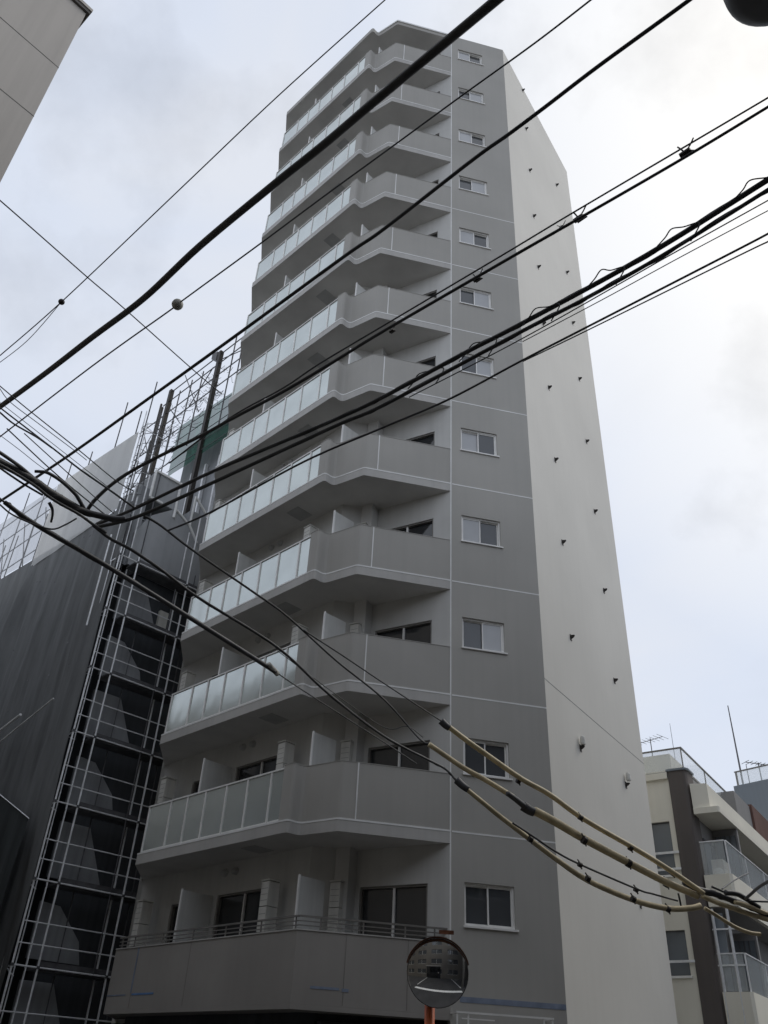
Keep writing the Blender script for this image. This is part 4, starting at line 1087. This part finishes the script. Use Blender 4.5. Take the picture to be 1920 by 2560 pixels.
# ================================================================== overhead wires
CABLES = [
    ('wire', 'thin wire crossing the open sky farthest left, carrying the small dark splice', None, 'cable', [0.0063, 0.0085], [(-0.227, 4.155, 11.0), (-1.492, 5.316, 11.0), (-2.76, 6.539, 11.0), (-4.93, 8.634, 11.0), (-6.255, 9.839, 11.0)]),
    ('wire', 'short faint strand leaving the small dark splice toward the left edge', None, 'cable', [0.0052, 0.0058], [(-4.93, 8.634, 11.0), (-5.693, 9.464, 11.0), (-6.413, 10.08, 11.0)]),
    ('power_cable', 'thickest dark grey cable, sweeping over the top balconies to the left edge', None, 'cable_g', [0.0452, 0.0354], [(0.793, 3.43, 9.5), (0.502, 3.703, 9.5), (-0.266, 4.42, 9.5), (-0.817, 4.945, 9.5), (-1.374, 5.447, 9.5), (-2.291, 6.303, 9.5), (-3.098, 7.129, 9.5), (-3.903, 7.83, 9.5), (-4.72, 8.553, 9.5), (-5.715, 9.406, 9.5)]),
    ('wire', 'thin wire from the pale round splice up across the top windows', None, 'cable', [0.0094, 0.0103], [(1.792, 3.834, 10.5), (1.282, 4.31, 10.5), (0.598, 4.902, 10.5), (-0.136, 5.547, 10.5), (-0.939, 6.25, 10.5), (-1.793, 7.011, 10.5), (-2.906, 7.989, 10.5), (-3.034, 8.106, 10.5)]),
    ('wire', 'thin wire running from the pale round splice down to the left edge', None, 'cable', [0.0103, 0.0114], [(-3.034, 8.106, 10.5), (-3.174, 8.235, 10.5), (-4.549, 9.424, 10.5), (-6.716, 11.393, 10.5)]),
    ('power_cable', 'single black cable passing just under the upper corner balconies, spanning the whole picture', None, 'cable', [0.0178, 0.021], [(2.292, 3.114, 9.0), (2.238, 3.187, 9.0), (1.642, 3.751, 9.0), (1.254, 4.14, 9.0), (0.963, 4.425, 9.0), (0.652, 4.714, 9.0), (-0.167, 5.548, 9.0), (-0.575, 5.918, 9.0), (-1.767, 7.057, 9.0), (-3.155, 8.37, 9.0), (-4.597, 9.723, 9.0), (-6.052, 11.026, 9.0), (-6.184, 11.153, 9.0)]),
    ('power_cable', 'upper cable of the close pair with bird-shaped clips', None, 'cable', [0.0082, 0.0115], [(3.1, 3.74, 8.7), (3.057, 3.787, 8.7), (1.681, 4.999, 8.7), (1.047, 5.569, 8.7), (-0.12, 6.604, 8.7), (-0.865, 7.269, 8.7), (-1.325, 7.722, 8.7), (-2.084, 8.368, 8.7), (-3.027, 9.381, 8.7)]),
    ('power_cable', 'lower and thicker cable of the close pair with bird-shaped clips', None, 'cable', [0.0122, 0.0271], [(3.091, 3.769, 8.6), (3.044, 3.81, 8.596), (2.485, 4.279, 8.547), (1.697, 4.911, 8.487), (1.132, 5.363, 8.449), (-0.112, 6.38, 8.374), (-0.664, 6.863, 8.345), (-1.258, 7.367, 8.316), (-1.978, 7.922, 8.284), (-2.323, 8.2, 8.27), (-3.139, 8.799, 8.239), (-3.633, 9.227, 8.221), (-4.006, 9.654, 8.208), (-4.211, 9.957, 8.2)]),
    ('cable_bundle', 'black cable bundle wrapped by spiral wire loops, above its parallel twin', None, 'cable', [0.033, 0.0267], [(3.079, 4.057, 8.0), (3.035, 4.099, 8.0), (2.252, 4.93, 8.0), (1.278, 5.818, 8.0), (0.727, 6.291, 8.0), (-0.075, 7.012, 8.0), (-0.647, 7.463, 8.0), (-2.165, 8.557, 8.0), (-3.333, 9.482, 8.0), (-4.008, 9.969, 8.0)]),
    ('cable_bundle', 'black cable bundle running parallel just under the spiral-wrapped one', None, 'cable', [0.0208, 0.0318], [(3.019, 4.016, 7.8), (2.977, 4.061, 7.8), (2.322, 4.766, 7.8), (1.748, 5.31, 7.8), (1.255, 5.737, 7.8), (-0.068, 6.927, 7.8), (-0.629, 7.342, 7.8), (-2.128, 8.521, 7.8), (-3.275, 9.407, 7.8), (-3.901, 9.728, 7.8)]),
    ('wire', 'thin wire directly below the two heavy bundles, upper of two', None, 'cable', [0.0056, 0.0064], [(3.013, 4.054, 7.7), (2.968, 4.091, 7.7), (2.344, 4.685, 7.7), (1.251, 5.74, 7.7), (0.199, 6.669, 7.7)]),
    ('wire', 'thin wire directly below the two heavy bundles, lower of two', None, 'cable', [0.0045, 0.0048], [(3.001, 4.079, 7.6), (2.957, 4.116, 7.6), (2.422, 4.601, 7.6), (1.861, 5.126, 7.6), (1.238, 5.688, 7.6)]),
    ('power_cable', 'upper cable of the lowest pair coming from the right edge', None, 'cable', [0.0092, 0.0132], [(2.983, 4.142, 7.4), (2.943, 4.188, 7.4), (2.688, 4.423, 7.4), (1.747, 5.273, 7.4), (1.236, 5.736, 7.4), (0.588, 6.342, 7.4), (-0.053, 6.829, 7.4), (-0.938, 7.507, 7.4), (-2.102, 8.593, 7.4), (-2.76, 9.106, 7.4)]),
    ('power_cable', 'lower cable of the lowest pair coming from the right edge', None, 'cable', [0.0073, 0.0059], [(2.988, 4.178, 7.35), (2.948, 4.226, 7.351), (2.767, 4.382, 7.354), (1.731, 5.305, 7.373), (1.235, 5.734, 7.38)]),
    ('wire', 'thin wire dropping from the left edge across the sky toward the scaffold', None, 'cable', [0.0101, 0.0098], [(-5.874, 7.609, 12.0), (-5.816, 7.674, 12.0), (-5.369, 8.313, 12.0), (-4.884, 9.018, 12.0), (-4.434, 9.636, 12.0), (-3.535, 10.953, 12.0), (-3.08, 11.576, 12.0)]),
    ('wire', 'topmost wire of the fan, crossing the full pale sheet', 'wires fanning down from the left edge', 'cable', [0.0071, 0.0072], [(-4.871, 7.809, 8.6), (-4.832, 7.847, 8.582), (-4.524, 8.124, 8.454), (-3.987, 8.585, 8.243), (-3.547, 9.0, 8.072), (-3.315, 9.116, 8.0)]),
    ('wire', 'thin wire in the loose fan coming down from the left edge', 'wires fanning down from the left edge', 'cable', [0.005, 0.005], [(-4.881, 7.835, 8.6), (-4.848, 7.897, 8.579), (-4.758, 8.074, 8.522), (-4.448, 8.318, 8.404), (-4.053, 8.629, 8.258), (-3.899, 8.763, 8.2)]),
    ('wire', 'thin wire in the loose fan coming down from the left edge', 'wires fanning down from the left edge', 'cable', [0.0041, 0.0042], [(-4.839, 7.894, 8.4), (-4.751, 7.975, 8.369), (-4.43, 8.276, 8.258), (-4.101, 8.593, 8.146), (-3.654, 9.041, 8.0)]),
    ('power_cable', 'heavier black cable in the middle of the left-edge fan', 'wires fanning down from the left edge', 'cable', [0.0082, 0.0137], [(-4.877, 8.003, 8.4), (-4.811, 8.042, 8.376), (-4.674, 8.148, 8.32), (-4.256, 8.48, 8.155), (-4.104, 8.608, 8.095), (-3.916, 8.76, 8.023), (-3.617, 8.965, 7.916), (-3.291, 9.207, 7.8)]),
    ('wire', 'short dark wire merging into the heavier cable of the fan', 'wires fanning down from the left edge', 'cable', [0.0111, 0.0109], [(-4.909, 8.095, 8.4), (-4.861, 8.114, 8.38), (-4.705, 8.222, 8.302), (-4.41, 8.318, 8.184), (-4.222, 8.413, 8.1)]),
    ('wire', 'thin wire in the loose fan coming down from the left edge', 'wires fanning down from the left edge', 'cable', [0.0082, 0.0085], [(-4.751, 8.199, 8.2), (-4.461, 8.578, 8.077), (-4.335, 8.742, 8.026), (-4.103, 9.02, 7.938), (-3.869, 9.276, 7.856), (-3.706, 9.451, 7.8)]),
    ('wire', 'thin wire in the loose fan coming down from the left edge', 'wires fanning down from the left edge', 'cable', [0.0066, 0.0067], [(-4.559, 8.275, 8.2), (-4.23, 8.651, 8.057), (-3.815, 9.134, 7.884), (-3.597, 9.372, 7.8)]),
    ('wire', 'thin wire in the loose fan coming down from the left edge', 'wires fanning down from the left edge', 'cable', [0.0042, 0.0042], [(-4.915, 8.287, 8.2), (-4.873, 8.322, 8.185), (-4.666, 8.499, 8.109), (-4.427, 8.723, 8.02), (-4.058, 8.985, 7.9)]),
    ('cable_bundle', 'fat dark tangled trunk of cables entering low at the left edge', None, 'cable', [0.0683, 0.0479], [(-4.658, 8.049, 7.6), (-4.625, 8.112, 7.608), (-4.38, 8.503, 7.658), (-4.247, 8.797, 7.688), (-4.053, 9.13, 7.725), (-3.926, 9.303, 7.746), (-3.652, 9.463, 7.78), (-3.47, 9.497, 7.8)]),
    ('cable_bundle', 'cable strand hugging the underside of the fat left trunk', None, 'cable', [0.0234, 0.0225], [(-4.601, 7.972, 7.5), (-4.562, 8.02, 7.504), (-4.323, 8.398, 7.531), (-4.194, 8.703, 7.549), (-4.089, 8.877, 7.56), (-3.931, 9.1, 7.575), (-3.819, 9.332, 7.588), (-3.695, 9.547, 7.6)]),
    ('power_cable', 'short black cable joining the fat left trunk from above', None, 'cable', [0.0207, 0.0242], [(-4.593, 7.86, 7.6), (-4.563, 7.927, 7.612), (-4.453, 8.244, 7.664), (-4.391, 8.501, 7.7)]),
    ('power_cable', 'looping black cable just under the fat left trunk', None, 'cable', [0.013, 0.0136], [(-4.609, 8.028, 7.5), (-4.588, 8.094, 7.509), (-4.532, 8.25, 7.53), (-4.44, 8.479, 7.562), (-4.305, 8.743, 7.6)]),
    ('power_cable', 'curved cable arching over the fat left trunk with an open end', None, 'cable', [0.0187, 0.0254], [(-4.319, 8.385, 7.7), (-4.254, 8.396, 7.709), (-4.172, 8.432, 7.72), (-4.067, 8.629, 7.744), (-3.99, 8.905, 7.769), (-3.976, 9.071, 7.781), (-3.972, 9.352, 7.8)]),
    ('power_cable', 'short cable tail hanging down from the fat left trunk', None, 'cable', [0.0216, 0.0137], [(-4.197, 8.76, 7.5), (-4.175, 8.839, 7.468), (-4.187, 8.927, 7.439), (-4.231, 9.048, 7.4)]),
    ('cable_bundle', 'thick black cable ending in a pale tip over the second glass balcony', None, 'cable', [0.0359, 0.047], [(-4.772, 8.806, 7.5), (-4.489, 9.247, 7.463), (-3.763, 10.058, 7.387), (-2.797, 11.299, 7.295), (-1.627, 12.885, 7.2)]),
    ('wire', 'thin wire running on from the pale-tipped cable', None, 'cable', [0.0101, 0.0115], [(-1.627, 12.885, 7.2), (-1.294, 13.217, 7.11), (-0.515, 13.927, 6.914), (0.225, 14.634, 6.74), (0.855, 15.295, 6.6)]),
    ('wire', 'short wire tail at the upper end of the pale-tipped cable', None, 'cable', [0.0137, 0.0138], [(-4.844, 8.643, 7.5), (-4.772, 8.806, 7.5)]),
    ('wire', 'slack wire looping below the pale-tipped cable at the left edge', None, 'cable', [0.0109, 0.0108], [(-4.787, 8.678, 7.4), (-4.769, 8.717, 7.4), (-4.684, 8.929, 7.4), (-4.462, 9.135, 7.4), (-4.26, 9.217, 7.4), (-4.064, 9.095, 7.4), (-3.876, 8.933, 7.4)]),
    ('cable_bundle', 'black cable feeding the lowest yellow sleeve from the cable tangle', None, 'cable', [0.0284, 0.0227], [(-3.893, 9.527, 7.7), (-3.688, 9.733, 7.626), (-3.41, 9.865, 7.546), (-3.015, 10.181, 7.421), (-2.732, 10.476, 7.327), (-2.435, 10.72, 7.237), (-1.459, 11.463, 6.965), (-0.709, 12.565, 6.737), (0.205, 13.681, 6.508), (1.028, 14.28, 6.334), (1.329, 14.523, 6.273), (1.556, 14.972, 6.222), (1.657, 15.155, 6.2)]),
    ('wire', 'black wire feeding the middle yellow sleeve', None, 'cable', [0.0167, 0.0137], [(-3.196, 9.395, 7.8), (-2.982, 9.492, 7.728), (-2.569, 9.831, 7.571), (-1.745, 10.411, 7.285), (-1.296, 10.762, 7.132), (-0.596, 11.606, 6.882), (0.164, 12.433, 6.643), (0.776, 13.504, 6.446), (0.957, 13.623, 6.4)]),
    ('wire', 'thin wire tied to the capped end of the upper yellow sleeve', None, 'cable', [0.0116, 0.0096], [(-1.058, 10.907, 7.0), (-0.486, 11.322, 6.832), (0.144, 11.827, 6.652), (1.044, 12.565, 6.413), (1.095, 12.597, 6.4)]),
    ('wire', 'fine wire alongside the cable to the middle yellow sleeve', None, 'cable', [0.0061, 0.0069], [(-1.477, 11.651, 7.0), (-0.715, 12.561, 6.816), (0.201, 13.582, 6.623), (0.57, 13.303, 6.556), (0.859, 13.616, 6.5)]),
    ('insulation_sleeve', 'upper yellow sleeve with a black cap at its top end', 'yellow insulating sleeves slipped over the wires at lower right', 'sleeve', [0.0396, 0.0385], [(1.04, 11.955, 6.146), (1.384, 12.143, 5.979), (1.702, 12.303, 5.833), (2.268, 12.567, 5.576), (2.706, 12.74, 5.421), (3.269, 12.969, 5.14), (4.129, 13.251, 4.797), (4.67, 13.418, 4.551), (5.133, 13.561, 4.309)]),
    ('insulation_sleeve', 'short yellow sleeve above the black joint of the middle line', 'yellow insulating sleeves slipped over the wires at lower right', 'sleeve', [0.0362, 0.0374], [(0.841, 11.97, 5.809), (1.148, 12.094, 5.663), (1.385, 12.183, 5.552), (1.717, 12.293, 5.428), (2.119, 12.421, 5.253)]),
    ('insulation_sleeve', 'middle and thickest yellow sleeve below the black joint', 'yellow insulating sleeves slipped over the wires at lower right', 'sleeve', [0.0635, 0.049], [(2.461, 12.663, 5.139), (2.79, 12.803, 5.035), (3.258, 12.999, 4.859), (4.043, 13.285, 4.589), (4.556, 13.452, 4.415), (5.054, 13.591, 4.272)]),
    ('insulation_sleeve', 'lowest yellow sleeve curling up at its free right end', 'yellow insulating sleeves slipped over the wires at lower right', 'sleeve', [0.0327, 0.0448], [(1.361, 11.923, 5.19), (1.597, 12.066, 5.067), (1.878, 12.23, 4.918), (2.337, 12.478, 4.687), (2.762, 12.693, 4.474), (3.23, 12.903, 4.265), (3.907, 13.139, 4.089), (4.448, 13.286, 4.024), (4.818, 13.366, 4.056), (4.995, 13.399, 4.102)]),
    ('insulation_sleeve', 'yellow sleeve hanging slack under the cable tangle at right edge', 'yellow insulating sleeves slipped over the wires at lower right', 'sleeve', [0.0289, 0.03], [(5.293, 14.035, 4.191), (5.478, 14.101, 4.113), (5.676, 14.173, 4.023), (5.86, 14.232, 3.956), (6.046, 14.28, 3.917), (6.206, 14.312, 3.912)]),
    ('insulation_sleeve', 'yellow sleeve stretched along the cable tangle at right edge', 'yellow insulating sleeves slipped over the wires at lower right', 'sleeve', [0.0357, 0.0375], [(5.213, 13.851, 4.328), (5.448, 13.94, 4.269), (5.654, 14.01, 4.23), (5.95, 14.107, 4.175), (6.186, 14.179, 4.136), (6.379, 14.236, 4.106)]),
    ('insulation_sleeve', 'short pale sleeve on top of the right-edge cable tangle', 'yellow insulating sleeves slipped over the wires at lower right', 'sleeve', [0.0326, 0.0338], [(5.716, 13.868, 4.271), (5.914, 13.969, 4.261), (6.111, 14.079, 4.228), (6.392, 14.23, 4.18)]),
    ('power_cable', 'grey-black cable length between the short and the middle yellow sleeves', None, 'cable', [0.0368, 0.044], [(2.006, 12.237, 5.244), (2.146, 12.386, 5.211), (2.288, 12.543, 5.168)]),
    ('wire', 'dark wire with clips between the middle and lowest sleeves', None, 'cable', [0.015, 0.0139], [(2.03, 12.03, 4.78), (2.348, 12.268, 4.676), (2.718, 12.534, 4.547), (3.112, 12.78, 4.448), (4.046, 13.289, 4.263), (4.309, 13.412, 4.233), (4.737, 13.598, 4.192)]),
    ('wire', 'short hanging wire end beside the lowest yellow sleeve', None, 'cable', [0.0138, 0.0139], [(4.724, 13.497, 4.276), (4.746, 13.536, 4.212), (4.77, 13.587, 4.128)]),
    ('cable_bundle', 'dark tangle of cables reaching the right edge below the cream balcony', None, 'cable', [0.0565, 0.0601], [(4.923, 13.745, 4.492), (5.157, 13.837, 4.421), (5.378, 13.907, 4.396), (5.555, 13.964, 4.365), (5.76, 14.03, 4.325), (6.04, 14.117, 4.267), (6.39, 14.231, 4.167)]),
    ('power_cable', 'dark cable lump arching over the right-edge tangle', None, 'cable', [0.0432, 0.0334], [(5.573, 13.818, 4.39), (5.778, 13.897, 4.396), (5.964, 13.99, 4.341), (6.182, 14.105, 4.26)]),
    ('power_cable', 'black cable rising from the right-edge tangle to the right', None, 'cable', [0.0217, 0.022], [(5.862, 13.807, 4.317), (5.752, 13.301, 4.294), (5.599, 12.644, 4.258), (5.404, 11.823, 4.175)]),
    ('wire', 'thin wire rising from the tangle past the cream balcony', None, 'cable', [0.0109, 0.0124], [(5.572, 13.927, 4.46), (5.93, 14.46, 4.668), (6.351, 15.048, 4.891), (6.766, 15.595, 5.092)]),
    ('wire', 'level black wire at right edge, above the slack sleeve', None, 'cable', [0.0147, 0.0148], [(5.958, 13.984, 4.321), (6.138, 13.962, 4.318), (6.304, 13.941, 4.318)]),
    ('wire', 'short bent wire at the head of the right-edge tangle', None, 'cable', [0.018, 0.0181], [(5.4, 13.887, 4.481), (5.493, 13.9, 4.451), (5.6, 13.915, 4.415)]),
]
for nm, lab, grp, mt_, (ra, rb), pts in CABLES:
    b = MB()
    bs = 0.82 if nm == 'cable_bundle' else 1.0
    b.tube(smooth_line(pts, 7), ra * bs, 8 if nm != 'insulation_sleeve' else 12, rb * bs)
    if nm == 'cable_bundle':                              # a bundle: lashing turns along it and one thinner strand twisted round
        sl = smooth_line(pts, 14)
        rr_ = (ra + rb) / 2 * bs
        hx = []
        for i, p in enumerate(sl):
            a = i * 0.42
            hx.append(p + Vector((cos(a), 0.3 * cos(a), sin(a))) * rr_ * 0.9)
        b.tube(hx, rr_ * 0.34, 6)
    tag(b.build(nm, mt_, None, True), lab, 'cable' if nm != 'insulation_sleeve' else 'cable sleeve', grp)

def ball(name, c, r, mat, label, cat, seed, group=None):
    rnd = random.Random(seed); b = MB(); n, mseg = 10, 14
    prof = [(max(0.004, r * sin(math.pi * i / n)) * (0.9 + 0.2 * rnd.random()), -r * cos(math.pi * i / n)) for i in range(n + 1)]
    b.lathe(c, prof, mseg, (0.6, -0.7, -0.2))
    return tag(b.build(name, mat, None, True), label, cat, group)
ball('splice_case', (-3.034, 8.106, 10.5), 0.080, 'ceramic', 'pale round splice case on the thin wire left of the tower', 'splice', 1)
ball('splice_case', (-4.93, 8.634, 11.0), 0.045, 'darkmetal', 'small dark splice on the farthest left thin wire', 'splice', 2)
# wing-like spacer clips on the close pair
for c, s_, lab in (((2.494, 4.267, 8.60), 1.0, 'winged cable clip with two prongs, highest on the close pair'),
                   ((1.707, 4.993, 8.59), 1.0, 'winged cable clip in front of the pale wall edge'),
                   ((1.564, 5.097, 8.58), 0.5, 'tiny cable clip beside the winged one on the pale wall edge'),
                   ((0.823, 5.763, 8.56), 0.8, 'cable clip in front of the window column'),
                   ((-0.026, 6.511, 8.52), 0.6, 'cable clip in front of the corner balconies')):
    b = MB(); c = Vector(c); d = Vector((-0.68, 0.72, 0.0)); u = Vector((0, 0, 1)); o = Vector((0.4, 0.4, 0))
    b.tube([c - d * 0.05 * s_, c + d * 0.05 * s_], 0.026 * s_, 8)
    b.tube([c, c + u * 0.09 * s_ + d * 0.03, c + u * 0.14 * s_ + d * 0.05], 0.008 * s_, 6)
    b.tube([c, c + u * 0.06 * s_ - d * 0.06 * s_, c + u * 0.12 * s_ - d * 0.10 * s_], 0.007 * s_, 6)
    b.hexa([c - d * 0.09 * s_ - u * 0.05 * s_, c + d * 0.02 * s_ - u * 0.05 * s_, c + d * 0.02 * s_ - u * 0.05 * s_ + o * 0.02, c - d * 0.09 * s_ - u * 0.05 * s_ + o * 0.02,
            c - d * 0.02 * s_ + u * 0.03 * s_, c + d * 0.02 * s_ + u * 0.03 * s_, c + d * 0.02 * s_ + u * 0.03 * s_ + o * 0.02, c - d * 0.02 * s_ + u * 0.03 * s_ + o * 0.02])
    tag(b.build('cable_clip', 'darkmetal'), lab, 'cable clip', 'winged clips on the close cable pair')
# wire loops of the spiral-wrapped bundle
for i, pts in enumerate(([(1.856, 5.224, 8.0), (1.905, 5.139, 8.02), (1.98, 5.112, 8.0)], [(1.326, 5.747, 8.0), (1.379, 5.653, 8.02), (1.481, 5.592, 8.0)], [(0.757, 6.295, 8.0), (0.824, 6.17, 8.02), (0.944, 6.096, 8.0)],
                         [(0.246, 6.748, 8.0), (0.295, 6.658, 8.02), (0.447, 6.546, 8.0)], [(2.867, 4.205, 8.0), (2.907, 4.137, 8.02), (3.026, 4.078, 8.0)], [(2.369, 4.72, 8.0), (2.41, 4.653, 8.02), (2.495, 4.599, 8.0)])):
    a, m_, c = [Vector(p) for p in pts]
    b = MB(); b.tube(smooth_line([a + Vector((-0.06, 0.06, -0.05)), a, m_ + Vector((0, 0, 0.015)), c, c + Vector((0.10, -0.09, -0.06)), c + Vector((0.02, -0.02, -0.22))], 6), 0.0065, 6)
    tag(b.build('wire_loop', 'cable', None, True), 'thin wire loop standing up from the spiral-wrapped bundle', 'wire loop', 'loops along the spiral-wrapped bundle')
# black clamps on the yellow sleeves
CL = {'upper': [(2.236, 12.603, 5.548), (3.201, 12.909, 5.147), (3.995, 13.209, 4.821), (4.687, 13.51, 4.564)],
      'middle': [(3.226, 12.903, 4.821), (3.945, 13.224, 4.604), (4.585, 13.545, 4.421)],
      'lowest': [(2.331, 12.382, 4.663), (3.175, 12.675, 4.243), (3.877, 12.966, 4.063), (4.461, 13.27, 4.009)],
      'dark': [(3.068, 12.633, 4.414), (4.063, 13.397, 4.275)]}
for k_, pts in CL.items():
    for c in pts:
        c = Vector(c); d = Vector((0.87, 0.32, -0.36)); r_ = {'upper': 0.043, 'middle': 0.062, 'lowest': 0.044, 'dark': 0.036}[k_]
        b = MB(); b.tube([c - d * 0.028, c + d * 0.028], r_, 10)
        b.tube([c + Vector((0, 0, r_ * 0.6)), c + Vector((-0.03, 0, r_ + 0.035))], 0.010, 6); b.tube([c, c + Vector((0.02, -0.01, -r_ - 0.025))], 0.011, 6)
        tag(b.build('sleeve_clamp', 'darkmetal'), 'black clamp on the %s' % ('dark wire between the yellow sleeves' if k_ == 'dark' else k_ + ' yellow sleeve'), 'clamp', 'clamps along the %s' % ('dark wire' if k_ == 'dark' else k_ + ' yellow sleeve'))
for p, q, r_, lab in (((2.281, 12.595, 5.186), (2.45, 12.60, 5.10), 0.075, 'taped black joint at the head of the middle yellow sleeve'),
                      ((1.013, 11.95, 6.165), (1.14, 11.97, 6.07), 0.055, 'black cap at the top end of the upper yellow sleeve'),
                      ((1.24, 11.93, 5.30), (1.40, 11.91, 5.17), 0.055, 'black taped joint at the head of the lowest yellow sleeve')):
    b = MB(); b.tube(smooth_line([p, Vector(p).lerp(Vector(q), 0.5) + Vector((0, 0, -0.01)), q], 4), r_, 12, r_ * 0.85)
    tag(b.build('cable_joint', 'cable', None, True), lab, 'cable joint')
b = MB(); b.tube([(-1.60, 12.96, 7.195), (-1.73, 12.70, 7.235)], 0.044, 12, 0.047)
tag(b.build('cable_tip', 'ceramic', None, True), 'pale end cap of the thick cable over the second glass balcony', 'end cap')
